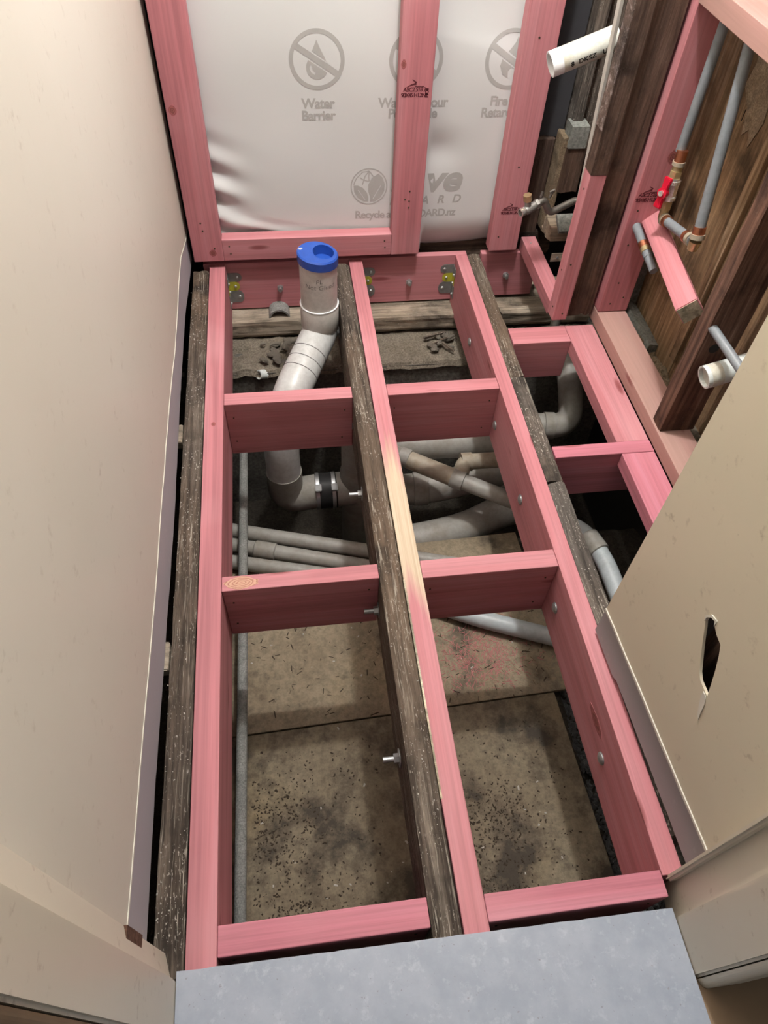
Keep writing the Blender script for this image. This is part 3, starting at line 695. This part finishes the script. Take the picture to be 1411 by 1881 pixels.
# ------------------------------------------------------------------ toilet waste pipe with blue cap
TP = empty('toilet_pipe', (-.05, 1.55, -.58), 'grey waste pipe with a blue cap rising in front of the back wall', 'pipe')
R_ = .0545; cx, cy = .0905, 1.83
tube('upright', [(cx, cy, .166), (cx, cy, .0)], R_, 'pvc', TP, 40, .004)
tube('socket', [(cx, cy, -.062), (cx, cy, -.055), (cx, cy, .016), (cx, cy, .019)], [R_ + .001, R_ + .0035, R_ + .0035, R_ + .001], 'pvc', TP, 40)
tube('socket_lip', [(cx, cy, .0165), (cx, cy, .0195)], R_ + .0042, 'white', TP, 40)
path = fillet([(cx, cy, -.04), (cx, cy, -.088), (-.026, 1.605, -.158), (-.058, 1.552, -.28), (-.058, 1.552, -.46)], .085, 12)
tube('bend', path, R_, 'pvc_new', TP, 36)
def ring(p, r, mat='pen', name='joint_line', w=.0012):
    acc = 0
    for a, b in zip(path, path[1:]):
        l_ = (b - a).length
        if acc + l_ >= p: break
        acc += l_
    t = (b - a).normalized(); a = a + t * (p - acc); tube(name, [a - t * w, a + t * w], r, mat, TP, 36)
for q in (.135, .172, .208): ring(q, R_ + .0006)
tube('lower_pipe', [(-.058, 1.552, -.40), (-.058, 1.552, -.455)], R_ - .0005, 'pvc', TP, 36)
tube('elbow', fillet([(-.058, 1.552, -.415), (-.058, 1.552, -.545), (.048, 1.552, -.528)], .075, 12), R_ + .003, 'pvc_old', TP, 36)
tube('coupling', [(.040, 1.552, -.529), (.110, 1.553, -.529)], R_ + .006, 'rubber', TP, 36)
for x in (.047, .100):
    tube('clamp_band', [(x - .006, 1.552, -.529), (x + .006, 1.552, -.529)], R_ + .008, 'steel', TP, 36)
    box('clamp_screw', (x - .008, 1.50, -.476), (x + .012, 1.53, -.466), 'steel', TP, .002)
tube('tee_branch', [(.100, 1.553, -.529), (.17, 1.555, -.529)], R_ + .004, 'pvc_old', TP, 32)
tube('tee', [(.183, 1.56, -.62), (.183, 1.56, -.60), (.183, 1.56, -.45), (.183, 1.56, -.43)], [R_, R_ + .005, R_ + .005, R_], 'pvc_old', TP, 32)
tube('stack', [(.183, 1.56, -.84), (.183, 1.56, -.26)], R_, 'pvc_old', TP, 32)
# cap: slanted disc with an off-centre well
bm = bmesh.new(); n = 48
def cz(x, y): return .186 - (x - cx) * .10 + (y - cy) * .0
ro = R_ + .004; outer_b = []; outer_t = []; rim = []
hx, hy, hr = cx + .0155, cy + .004, .031
hb = []; ht = []
for i in range(n):
    a = 2 * PI * i / n; c, s = math.cos(a), math.sin(a)
    x, y = cx + ro * c, cy + ro * s
    outer_b.append(bm.verts.new((x, y, .158 - .006 * c))); outer_t.append(bm.verts.new((x, y, cz(x, y) - .004)))
    x2, y2 = cx + (ro - .004) * c, cy + (ro - .004) * s; rim.append(bm.verts.new((x2, y2, cz(x2, y2))))
    x3, y3 = hx + hr * c * (1.0 if c > 0 else .92), hy + (hr + .005) * s; ht.append(bm.verts.new((x3, y3, cz(x3, y3) - .0008))); hb.append(bm.verts.new((hx + hr * .8 * c, hy + hr * s, .125)))
for i in range(n):
    j = (i + 1) % n
    for A, B in ((outer_b, outer_t), (outer_t, rim), (rim, ht), (ht, hb)): bm.faces.new((A[i], A[j], B[j], B[i]))
bm.faces.new(hb); bm.faces.new(outer_b)
cap = from_bm('cap', bm, 'blue', None, True); child(cap, TP)
t_ = tube('cap_boss', [(hx - .004, hy, .136), (hx - .004, hy, .124)], [.014, .017], 'blue', None, 18, .004); t_.parent = cap; t_.matrix_basis = (TP.matrix_basis @ cap.matrix_basis).inverted() @ t_.matrix_basis
me = curve_mesh([[(-.007, 0), (-.001, .006), (-.001, .003), (.006, .003), (.006, -.003), (-.001, -.003), (-.001, -.006)]], .0006)
for v in me.vertices:
    a = math.radians(40); x = cx - .047 + v.co.x * math.cos(a) - v.co.y * math.sin(a); y = cy + .012 + v.co.x * math.sin(a) + v.co.y * math.cos(a); v.co = Vector((x, y, cz(x, y) + .0006))
child(obj('arrow_mark', me, 'white'), TP)
def round_text(s, size, z, a0, mat='pen'):
    me = text_mesh(s, size, -.0003, .1, 1.0, .0003)
    for v in me.vertices:
        a = a0 + v.co.x / R_; v.co = Vector((cx + (R_ + .0005) * math.sin(a), cy - (R_ + .0005) * math.cos(a), z + v.co.y))
    child(obj('handwriting', me, mat), TP)
round_text('PL', .020, .118, -.02); round_text('Not Glued', .021, .098, .02)
for (a, b) in (((.012, 1.655), (.040, 1.655)),):
    pass
# ------------------------------------------------------------------ pipes under the floor
def pipe(name, pts, r, mat, label, group=None, sockets=(), fr=.06, seg=24, hollow=0., smat=None):
    e = empty(name, pts[0], label, 'pipe', group)
    P = fillet(pts, fr, 8); tube('tube', P, r, mat, e, seg, hollow)
    for (a, b) in sockets: tube('socket', [lerp(a, b, 0), lerp(a, b, .04), lerp(a, b, .96), lerp(a, b, 1)], [r + .001, r + .0045, r + .0045, r + .001], smat or mat, e, seg)
    return e
gp = 'grey water pipes on the ground'
pipe('waste_pipe', [(-.32, 1.428, -.512), (.24, 1.264, -.512), (.70, 1.128, -.512)], .0225, 'pvc_old', 'farthest of the three long grey pipes crossing under the left bay', gp)
pipe('waste_pipe', [(-.32, 1.378, -.523), (.20, 1.222, -.523), (.45, 1.12, -.523)], .0232, 'pvc_old', 'middle one of three long grey pipes, with a coupling', gp, [((-.165, 1.331, -.523), (-.10, 1.311, -.523))])
pipe('waste_pipe', [(-.32, 1.312, -.525), (.10, 1.200, -.525)], .0225, 'pvc_old', 'nearest of the three long grey pipes crossing under the left bay', gp)
pipe('waste_pipe', [(.30, 1.105, -.52), (.48, 1.012, -.52), (.80, .88, -.52)], .026, 'pvc_blue', 'pale grey pipe on the brown board under the middle right nog', gp)
pipe('conduit_pipe', [(-.186, 1.80, -.44), (-.198, .94, -.455), (-.213, .05, -.46)], .0135, 'galv', 'long galvanised pipe running along below the left pink joist')
bpy.data.objects['conduit_pipe']
e = pipe('junction_pipe', [(.285, 1.60, -.40), (.335, 1.532, -.375), (.425, 1.472, -.38), (.70, 1.302, -.39)], .026, 'pvc_old', 'dusty yellowish Y junction pipe in the bay right of the middle joist', None, [((.318, 1.548, -.375), (.348, 1.528, -.375)), ((.468, 1.445, -.381), (.505, 1.422, -.382))], .03)
tube('branch', fillet([(.48, 1.437, -.381), (.50, 1.455, -.381), (.52, 1.505, -.381), (.72, 1.505, -.381)], .04, 6), .026, 'pvc_dirty', e)
tube('body', [(.345, 1.526, -.376), (.49, 1.432, -.381)], .029, 'pvc_dirty', e)
tube('branch_socket', [(.51, 1.505, -.381), (.545, 1.505, -.381)], .0305, 'pvc_dirty', e)
bg = 'large grey drains in the trench'
pipe('drain_pipe', [(.245, 1.657, -.44), (.74, 1.635, -.44)], .05, 'pvc_old', 'large dusty drain lying behind the Y junction pipe', bg)
pipe('drain_pipe', [(.245, 1.545, -.545), (.45, 1.535, -.535), (.78, 1.60, -.52)], .053, 'pvc_old', 'large grey drain half hidden right under the Y junction pipe', bg, [((.37, 1.539, -.54), (.42, 1.536, -.538))])
pipe('drain_pipe', [(.26, 1.358, -.60), (.42, 1.37, -.59), (.55, 1.40, -.592), (.66, 1.455, -.592), (.82, 1.49, -.61)], .055, 'pvc_old', 'large curved grey drain lying at the end of the brown board', bg, (), .12)
pipe('elbow_pipe', [(.655, 1.62, -.335), (.895, 1.588, -.335), (.905, 1.72, -.24), (.91, 1.84, -.20)], .040, 'pvc_old', 'fat grey elbow pipe in the dark hole behind the pink nogs at right', None, [((.80, 1.601, -.335), (.835, 1.596, -.335))], .07)
pipe('bent_pipe', [(.66, 1.25, -.36), (.79, 1.165, -.315), (.822, 1.05, -.31), (.828, .55, -.31)], .026, 'pvc_blue', 'pale blue-grey bent pipe beside the grey old joist', None, [((.800, 1.131, -.3135), (.817, 1.068, -.311))], .05, smat='pvc_old')
pipe('pipe_stub', [(-.118, 1.845, -.262), (-.075, 1.875, -.285), (.0, 1.93, -.31)], .016, 'pvc_white', 'small white pipe end in the rubble beside the pipe bend', None, (), .02, 20, .004)
tag(recenter(tube('half_pipe', [(-.035, 2.030, -.184), (-.035, 2.0805, -.184)], .036, 'galv', None, 28, .006)) or bpy.data.objects['half_pipe'], 'grey pipe end poking out from under the ledger', 'pipe')
# ------------------------------------------------------------------ nib framing on the right
nb = tag(beam('nib_plate', (.778, 1.746, .0), (.826, 2.10, .046), 'y', 'pink'), 'pink plate running back from the spliced post to the back wall', 'plate')
nails(nb, [(.80, 2.06, .046), (.805, 1.80, .046)], 'steel', .003, (0, 0, 1))
PS = empty('spliced_post', (.80, 1.72, .012), 'hanging post, dark old timber above and pink splice below', 'post')
o = beam('pink_splice', (.7775, 1.698, .012), (.8215, 1.744, .452), 'z', 'pink', PS)
nails(PS, [(.805, 1.698, .035), (.79, 1.698, .20)], 'darkbit', .003); nails(PS, [(.7775, 1.715, .41), (.7775, 1.72, .17), (.7775, 1.715, .05)], 'darkbit', .003, (-1, 0, 0))
bm = bmesh.new()
for (x, y, zb) in ((.777, 1.697, .463), (.8225, 1.697, .4535), (.8225, 1.745, .4535), (.777, 1.745, .475)):
    pass
o = rough_beam('old_upper', (.777, 1.697, .454), (.8225, 1.745, 2.38), 'z', 'stud_old', .0012, 11, 50, .002); child(o, PS)
o = box('worn_paint_face', (.7760, 1.6995, .56), (.7785, 1.7425, 2.37), 'stud_white', PS)
tag(rough_beam('old_stud', (.8255, 1.712, .020), (.902, 1.757, 2.38), 'z', 'stud_old', .001, 12, 50, .012), 'dark old stud between the spliced post and a pink stud', 'stud', 'old dark studs')
tag(beam('lining_edge', (.768, 1.760, .10), (.776, 1.778, 1.50), 'z', 'crumb', None, .0005, Matrix.Rotation(-.055, 3, 'Y')), 'thin pale lining board edge just left of the spliced post', 'board')
o = beam('wall_stud', (.910, 1.688, .043), (.999, 1.733, 2.38), 'z', 'pink'); tag(o, 'pink stud behind the red-handled valve', 'stud', 'pink studs of the side wall')
nails(o, [(.93, 1.688, .36), (.935, 1.688, .26), (.945, 1.688, .14), (.94, 1.688, .07), (.975, 1.688, .09)], 'darkbit', .003)
ps_ = o
knot(ps_, (.975, 1.688, .50), (0, -1, 0), (0, 0, 1), .018, .013)
stamp(ps_, .926, 1.688, .388, .062, 0)
tag(beam('side_plate', (.909, .60, -.003), (.998, 1.735, .041), 'y', 'pink_old'), 'weathered pinkish bottom plate on the right under the dark stud', 'plate')
st = tag(rough_beam('old_stud', (.914, 1.190, .042), (1.006, 1.238, 2.38), 'z', 'stud_red', .0012, 13, 60, .002), 'reddish dark old stud standing on the weathered pink plate', 'stud', 'old dark studs')
tag(rough_beam('old_stud', (1.045, 1.10, .0), (1.10, 1.15, 2.38), 'z', 'stud_old', .0012, 14, 40), 'dark old stud deep behind the white pipe stub', 'stud', 'old dark studs')
pk = tag(beam('high_nog', (.908, 1.2405, .828), (.999, 1.687, .872), 'y', 'pink_old'), 'pinkish nog high in the top right corner', 'nog')
# plywood lining of the room beyond, in sheets with proud grain strips
for (y0, y1, lab) in ((1.16, 1.44, 'brown plywood sheet behind the two grey pipes, nearer piece'), (1.443, 1.98, 'brown plywood sheet behind the red-handled valve')):
    tag(beam('plywood_sheet', (1.050, y0, -.05), (1.058, y1, 2.38), 'z', 'ply', None, .0005), lab, 'plywood', 'plywood of the next room')
tag(beam('ply_batten', (1.036, 1.425, .06), (1.050, 1.455, 2.38), 'z', 'ply', None, .001), 'narrow brown batten covering the joint of the plywood', 'batten')
me = curve_mesh([[(1.52, .60), (1.50, .66), (1.515, .72), (1.49, .78), (1.50, .90), (1.60, .92), (1.63, .80), (1.61, .74), (1.62, .69), (1.58, .66), (1.56, .61), (1.54, .63)]], .002)
for v in me.vertices: v.co = Vector((1.0485 + v.co.z, v.co.x, v.co.y))
o = obj('torn_paper', me, 'splinter'); recenter(o)
tag(o, 'torn tan paper stuck on the plywood near the top', 'paper')
me = text_mesh('12', .035, .0003)
for v in me.vertices: v.co = Vector((1.0494, 1.575 - v.co.x, .63 + v.co.y))
child(obj('pencil_number', me, 'black'), bpy.data.objects['plywood_sheet.001'])
tag(box('scrap_board', (1.0, 1.738, .0), (1.05, 1.748, .40), 'slab'), 'pale grey board scrap behind the foot of the pink stud', 'board')
o = tag(box('scrap_board', (1.012, 1.54, .0), (1.046, 1.735, .035), 'slab'), 'pale grey slab scrap lying behind the weathered plate', 'board')
o.rotation_euler = (0.05, .25, .06)
# cantilevered short nog, twisted about its length
A, B = Vector((.985, 1.686, .328)), Vector((.902, 1.26, .357)); d = (B - A); L = d.length; t = d.normalized()
side = t.cross(Vector((0, 0, 1))).normalized(); up = side.cross(t); ang = math.radians(-42)
yv_ = side * math.cos(ang) + up * math.sin(ang); zv_ = t.cross(yv_)
bm = bmesh.new(); bmesh.ops.create_cube(bm, size=1)
for v in bm.verts: v.co = Vector((v.co.x * L, v.co.y * .050, v.co.z * .046))
bmesh.ops.bevel(bm, geom=bm.edges[:], offset=.002, segments=2, affect='EDGES')
cn = from_bm('short_nog', bm, 'pink'); m = Matrix((t, yv_, zv_)).transposed().to_4x4(); m.translation = (A + B) / 2; cn.matrix_basis = m
tag(cn, 'short twisted pink nog sticking out toward the camera from a stud', 'nog')
bm = bmesh.new(); bmesh.ops.create_cube(bm, size=1)
for v in bm.verts: v.co = Vector((v.co.x * .0014, v.co.y * .0465, v.co.z * .0425))
ef = from_bm('cut_end', bm, 'raw'); ef.parent = cn; ef.matrix_basis = Matrix.Translation((L / 2 + .0002, 0, 0)); ef['label'] = 'unpainted sawn end'
# ------------------------------------------------------------------ valve and grey pipes
def ringed(e, p, ax, r, mat, h, name, seg=18): t, _, _ = frame(ax); p = Vector(p); return tube(name, [p - t * h / 2, p + t * h / 2], r, mat, e, seg)
GA = tag(recenter(tube('grey_water_pipe', [(.951, 1.622, .545), (.951, 1.628, .829)], .0115, 'grey_pipe')) or bpy.data.objects['grey_water_pipe'], 'grey water pipe rising straight from the red-handled valve', 'pipe', 'grey water pipes')
V = empty('ball_valve', (.951, 1.605, .41), 'chrome and brass valve with a red butterfly handle on the pink stud', 'valve')
vz = Vector((0, .10, 1)).normalized(); v0 = Vector((.951, 1.603, .455))
def seg_(z0, z1, r, mat, name, sg=18): tube(name, [v0 + vz * z0, v0 + vz * z1], r, mat, V, sg)
seg_(.066, .098, .0135, 'copper', 'crimp_sleeve'); seg_(.064, .073, .0155, 'pvc_dirty', 'retaining_ring'); seg_(.050, .066, .0125, 'brass', 'brass_neck'); seg_(.034, .052, .0155, 'brass', 'brass_hex', 6)
seg_(-.018, .036, .0165, 'chrome', 'valve_body', 8); seg_(.022, .030, .0185, 'chrome', 'body_collar'); seg_(-.016, -.008, .0185, 'chrome', 'body_collar')
seg_(-.040, -.018, .0145, 'brass', 'brass_hex', 6); seg_(-.060, -.040, .011, 'brass', 'brass_neck')
hc = v0 + Vector((-.019, -.010, .006)); ha = Vector((-.85, -.5, .1)).normalized()
tube('stem', [v0 + Vector((-.008, -.004, .006)), hc + ha * .020], .0065, 'chrome', V, 14); tube('handle_hub', [hc + ha * .001, hc + ha * .014], .0125, 'red', V, 20)
tube('handle_screw', [hc + ha * .014, hc + ha * .020], .006, 'chrome', V, 6)
hu = Vector((.12, .05, 1)).normalized()
for sgn in (1, -1):
    bm = bmesh.new(); bmesh.ops.create_cube(bm, size=1)
    for v in bm.verts: v.co = Vector((v.co.x * .009, v.co.y * (.022 if v.co.z * sgn > 0 else .015), v.co.z * .030))
    bmesh.ops.bevel(bm, geom=bm.edges[:], offset=.002, segments=2, affect='EDGES')
    w = from_bm('handle_wing', bm, 'red'); hy_ = hu.cross(ha).normalized(); hz_ = ha.cross(hy_)
    m = Matrix((ha, hy_, hz_)).transposed().to_4x4(); m.translation = hc + ha * .008 + hz_ * sgn * .022; w.matrix_basis = m; child(w, V)
e1 = Vector((.951, 1.590, .393)); e2 = Vector((.951, 1.428, .428))
tube('elbow', fillet([v0 - vz * .058, e1 + Vector((0, .006, -.002)), lerp(e1, e2, .1)], .012, 6), .011, 'brass', V, 16)
LP = empty('link_pipe', e1, 'short grey pipe with copper crimp ends linking the valve to the long pipe', 'pipe')
tube('tube', [lerp(e1, e2, .08), lerp(e1, e2, .95)], .0115, 'grey_pipe', LP, 18); d = e2 - e1
for q, m_ in ((.06, 'pvc_dirty'), (.13, 'copper'), (.80, 'copper'), (.90, 'pvc_dirty')): tube('crimp_ring', [lerp(e1, e2, q - .035), lerp(e1, e2, q + .035)], .0145 if m_ == 'copper' else .0155, m_, LP, 18)
GB = empty('grey_water_pipe', e2, 'long grey water pipe leaning across the plywood at far right', 'pipe', 'grey water pipes')
b0, b1 = Vector((.951, 1.420, .440)), Vector((.951, 1.506, .802)); tube('tube', [lerp(b0, b1, .05), lerp(b0, b1, 1.065)], .0125, 'grey_pipe', GB, 18)
tube('elbow', [e2 + Vector((0, -.006, -.016)), e2 + Vector((0, -.007, .006))], [.012, .0145], 'brass', GB, 18); tube('crimp_ring', [lerp(b0, b1, 0), lerp(b0, b1, .03)], .017, 'pvc_dirty', GB, 18); tube('crimp_sleeve', [lerp(b0, b1, .03), lerp(b0, b1, .075)], .0145, 'copper', GB, 18)
SP = empty('short_water_pipe', (.946, 1.687, .316), 'thin grey pipe with a brass ring left of the short twisted nog', 'pipe')
tube('tube', [(.941, 1.692, .316), (.943, 1.58, .290)], .0115, 'grey_pipe', SP, 18); tube('brass_ring', [(.9425, 1.612, .298), (.943, 1.598, .2945)], .0135, 'brass', SP, 18); tube('crimp_sleeve', [(.942, 1.63, .302), (.9425, 1.612, .298)], .0130, 'copper', SP, 18)
tube('lower_tube', [(.943, 1.60, .295), (.945, 1.535, .279)], .0105, 'grey_pipe', SP, 18)
SP2 = empty('short_water_pipe', (.925, 1.19, .372), 'short grey pipe passing through the reddish dark stud above the white stub', 'pipe')
tube('tube', [(.925, 1.195, .362), (.945, 1.02, .345)], .0105, 'grey_pipe', SP2, 18)
tag(recenter(tube('hole_shade_disc', [(.950, 1.1885, .306), (.950, 1.1915, .306)], .012, 'dark', None, 18)) or bpy.data.objects['hole_shade_disc'], 'dark disc for the shade of a bored hole in the reddish stud beside the white stub', 'hole')  # disc set on the stud face; the hole's shade is its dark colour
W2 = empty('white_pipe_stub', (.926, 1.13, .27), 'open white pipe stub in front of the reddish dark stud', 'pipe', 'white pipe stubs')
tube('tube', [(.917, 1.135, .270), (.945, 1.137, .277), (1.04, 1.145, .299)], .0265, 'pvc_white', W2, 28, .004); tube('stained_band', [(.926, 1.1355, .2722), (.952, 1.1375, .2785)], .0268, 'pvc_stain', W2, 28)
# white stub in the upper cavity
W1 = empty('white_pipe_stub', (.67, 1.84, .65), 'stained white pipe stub with clean white end, left of the dark post near the top', 'pipe', 'white pipe stubs')
w0, w1 = Vector((.668, 1.845, .653)), Vector((.822, 1.852, .708)); tube('tube', [lerp(w0, w1, .13), lerp(w0, w1, 1.0)], .0285, 'pvc_stain', W1, 30); tube('clean_end', [w0, lerp(w0, w1, .16)], .0287, 'white', W1, 30, .004)
tube('hanger_rod', [lerp(w0, w1, .97), (.858, 1.756, .70)], .004, 'lead', W1, 10)
for s_, q, sz in (('8', .28, .016), ('DKSZ', .50, .016), ('UN', .80, .016)):
    me = text_mesh(s_, sz, .0004, 0, 1.1, .0003); t, nn, bb = frame(w1 - w0); p0 = lerp(w0, w1, q)
    front = Vector((0, -1, -.05)); front = (front - t * front.dot(t)).normalized(); upv = t.cross(front); upv = upv if upv.z > 0 else -upv
    for v in me.vertices:
        a = (v.co.y - .010) / .0287; v.co = p0 + t * v.co.x + (front * math.cos(a) + upv * math.sin(a)) * .0292
    child(obj('printed_text', me, 'black'), W1)
# small stop valve
TV = empty('stop_valve', (.72, 1.93, .24), 'small dull metal stop valve with a brass plug in front of the right stud', 'valve')
a0, a1, a2, a3, a4 = Vector((.688, 1.905, .240)), Vector((.722, 1.92, .247)), Vector((.762, 1.93, .265)), Vector((.786, 1.93, .222)), Vector((.870, 1.95, .252))
tube('outlet', [a0, lerp(a0, a1, .45)], [.0125, .012], 'chrome', TV, 16, .003); tube('body', [lerp(a0, a1, .4), lerp(a0, a1, .6), a1, lerp(a1, a2, .55)], [.0105, .014, .0135, .0115], 'lead', TV, 16)
tube('branch', [lerp(a0, a1, .75), lerp(a0, a1, .75) + Vector((-.006, .0, .026))], .0095, 'lead', TV, 14); tube('brass_plug', [lerp(a0, a1, .75) + Vector((-.006, 0, .026)), lerp(a0, a1, .75) + Vector((-.010, 0, .044))], .0125, 'brass', TV, 6)
tube('tail_pipe', fillet([lerp(a1, a2, .5), a2, a3, a4, (.890, 1.90, .262), (.890, 1.758, .262)], .018, 6), .0105, 'lead', TV, 16)
tube('collar', [lerp(a1, a2, .40), lerp(a1, a2, .58)], .0155, 'lead', TV, 6); tube('lug', [a2 + Vector((-.012, 0, .008)), a2 + Vector((-.010, 0, .024))], .004, 'lead', TV, 10); tube('lug', [a2 + Vector((.014, 0, .006)), a2 + Vector((.020, 0, .024))], .004, 'lead', TV, 10); tube('lever', [a2 + Vector((.012, 0, .022)), a2 + Vector((.026, 0, .030))], .004, 'lead', TV, 10)
# cavity timbers behind the nib
tag(box('building_paper', (.765, 2.170, .335), (.868, 2.176, 2.38), 'char'), 'charcoal building paper strip right of the back wall stud', 'paper')
tag(rough_beam('cavity_board', (.765, 2.150, .02), (.842, 2.168, .338), 'z', 'stud_old', .001, 21, 20), 'dark brown board with a knot below the charcoal paper', 'board', 'cavity boards')
tag(rough_beam('cavity_board', (.872, 2.12, .30), (.902, 2.20, 2.38), 'z', 'old_grey', .002, 22, 40), 'narrow grey batten behind the white stub', 'board', 'cavity boards')
tag(rough_beam('cavity_board', (.905, 2.15, .30), (1.02, 2.20, 2.38), 'z', 'old_grey', .002, 23, 40), 'wide grey weathered board behind the white stub', 'board', 'cavity boards')
tag(rough_beam('cavity_board', (.846, 2.10, .06), (.868, 2.16, .36), 'z', 'splinter', .003, 24, 20), 'splintered pale timber edge above the stop valve', 'board', 'cavity boards')
tag(rough_beam('cavity_board', (.862, 2.09, .20), (.925, 2.14, .335), 'z', 'stud_old', .002, 25, 20), 'dark brown block hanging above the stop valve', 'board', 'cavity boards')
tag(box('mortar_patch', (.862, 2.085, .337), (.915, 2.14, .40), 'slab'), 'pale grey square mortar patch above the stop valve', 'mortar')
tag(rough_beam('cavity_block', (.835, 2.0, .085), (.99, 2.08, .135), 'x', 'batten', .002, 26, 12), 'brownish timber block under the stop valve', 'timber')
o = tag(box('cavity_slab', (.850, 1.97, .140), (.99, 2.03, .152), 'slab'), 'pale grey slab piece just under the stop valve', 'slab'); o.rotation_euler = (.5, 0, 0)
# saddle clip strap with thin pipe
SC = empty('pipe_clip', (.85, 1.93, .07), 'pale metal clip strap behind the pink nib plate', 'clip')
cp = [(.822, 1.92), (.862, 1.92), (.885, 1.905), (.90, 1.90)]
bm = bmesh.new(); rr = []
for (x, y) in cp: rr.append([bm.verts.new((x, y, .066)), bm.verts.new((x, y, .094)), bm.verts.new((x, y + .002, .094)), bm.verts.new((x, y + .002, .066))])
for i in range(len(rr) - 1):
    for j in range(4): bm.faces.new((rr[i][j], rr[i][(j + 1) % 4], rr[i + 1][(j + 1) % 4], rr[i + 1][j]))
bm.faces.new(rr[0]); bm.faces.new(rr[-1]); child(from_bm('strap', bm, 'batten'), SC)
tube('screw', [(.842, 1.9205, .08), (.842, 1.917, .08)], .004, 'steel_dull', SC, 10)
tag(recenter(tube('riser_pipe', [(.872, 1.87, -.25), (.872, 1.87, .045)], .016, 'pvc_old', None, 20, .003)) or bpy.data.objects['riser_pipe'], 'thin grey riser pipe behind the spliced post', 'pipe')
tag(rough_beam('loose_brace', (.70, 1.93, -.17), (.88, 1.97, -.13), 'x', 'batten', .002, 31, 14), 'pale timber offcut lying in the hole behind the pink nog', 'timber')
# packers under the left lining
for (y, lab) in ((1.34, 'small pale packer under the left wall edge, farther one'), (.712, 'small pale packer under the left wall edge, nearer one')):
    tag(box('packer', (-.312, y - .032, -.03), (-.2955, y + .032, -.005), 'batten', None, .002), lab, 'packer', 'wall packers')
# ------------------------------------------------------------------ debris
def chunk_mesh(seed, s):
    bm = bmesh.new(); bmesh.ops.create_icosphere(bm, subdivisions=2, radius=1)
    for v in bm.verts:
        k = 1 + .45 * noise.noise(v.co * 1.6 + Vector((seed * 5.1, 0, 0))); v.co = Vector((v.co.x * 1.25, v.co.y * .85, v.co.z * .6)) * k * s
    me = bpy.data.meshes.new('rubble_lump'); bm.to_mesh(me); bm.free(); me.materials.append(M['chunk']); return me
cms = [chunk_mesh(i, 1.) for i in range(5)]
rn = random.Random(3)
for i in range(38):
    if i < 26: x, y = rn.uniform(-.10, .05), rn.uniform(1.88, 1.99)
    else: x, y = rn.uniform(.46, .55), rn.uniform(1.89, 1.98)
    s = rn.uniform(.006, .016); o = bpy.data.objects.new('rubble_lump', cms[i % 5]); COL.objects.link(o)
    o.location = (x, y, -.242 + s * .4); o.scale = (s, s, s); o.rotation_euler = (rn.uniform(-.4, .4), rn.uniform(-.4, .4), rn.uniform(0, 6))
    tag(o, 'dusty rubble lump on the footing beside the toilet pipe' if i < 26 else 'dusty rubble lump in the corner of the middle bay', 'rubble', 'rubble by the toilet pipe' if i < 26 else 'rubble in the middle bay')
for i, (x, y, l, a) in enumerate(((.50, 1.93, .07, .5), (.49, 1.965, .08, .3), (.525, 1.90, .05, 2.2))):
    o = rough_beam('broken_stick', (x - l / 2, y - .004, -.236), (x + l / 2, y + .004, -.228), 'x', 'old', .001, 40 + i, 10); o.rotation_euler.z = a
    tag(o, 'thin broken stick on the rubble in the middle bay', 'stick', 'sticks in the middle bay')
zb = lambda x, y: -.5498
def near(px, py, s): return lambda x, y: math.exp(-((x - px) ** 2 + (y - py) ** 2) / (2 * s * s))
tag(scatter('wood_shavings', 700, (.30, .70, .80, 1.05), zb, .0006, .0014, 'shaving', 11, .8, 9, near(.47, .90, .07)), 'pink wood shavings in a patch on the brown board', 'shavings', None, 'stuff')
tag(scatter('bark_crumbs', 1100, (-.19, .14, .2, .70), zb, .0005, .0026, 'darkbit', 12, .6, 1.7, lambda x, y: max(.10, near(-.13, .50, .07)(x, y), near(-.1, .27, .08)(x, y))), 'dark crumbs on the stained board in the nearest left bay', 'crumbs', None, 'stuff')
tag(scatter('bark_crumbs', 1300, (.24, .62, .15, .70), zb, .0005, .0026, 'darkbit', 13, .6, 1.7, lambda x, y: max(.10, near(.35, .25, .08)(x, y), near(.40, .45, .07)(x, y))), 'dark crumbs on the stained board in the nearest right bay', 'crumbs', None, 'stuff')
tag(scatter('wood_splinters', 260, (-.19, .66, .76, 1.25), zb, .0007, .002, 'darkbit', 14, .6, 6), 'fine dark splinters on the farther brown board', 'splinters', None, 'stuff')
tag(scatter('tan_shavings', 260, (.27, .66, .80, 1.2), zb, .0006, .0014, 'splinter', 21, .8, 8), 'tan wood shavings on the farther brown board', 'shavings', None, 'stuff')
tag(scatter('pale_chips', 60, (-.19, .62, .2, 1.2), zb, .001, .003, 'crumb', 15, .5, 2), 'pale chips scattered on the brown boards', 'chips', None, 'stuff')
tag(scatter('plaster_crumbs', 280, (-.294, -.248, .2, 2.03), lambda x, y: -.0045, .0004, .0016, 'crumb', 16, .7, 1.5), 'white plaster crumbs on the rotted joist by the left wall', 'crumbs', None, 'stuff')
tag(scatter('plaster_crumbs', 160, (.155, .198, .2, 2.03), lambda x, y: -.0015, .0004, .0013, 'crumb', 17, .7, 1.5), 'white plaster crumbs on the splintery middle joist', 'crumbs', None, 'stuff')
tag(scatter('plaster_crumbs', 150, (.602, .637, .75, 2.03), lambda x, y: -.0025, .0004, .0013, 'crumb', 18, .7, 1.5), 'white plaster crumbs on the old joist at right', 'crumbs', None, 'stuff')
tag(scatter('gap_rubble', 160, (1.002, 1.05, 1.24, 1.72), lambda x, y: -.0 + .03 * noise.noise(Vector((x * 20, y * 20, 0))), .004, .016, 'splinter', 19, .8, 1.6), 'torn insulation and rubble in the gap behind the weathered plate', 'rubble', None, 'stuff')
struct(box('wall_gap_base', (1.0, 1.2, -.06), (1.06, 1.75, -.002), 'rubble'))
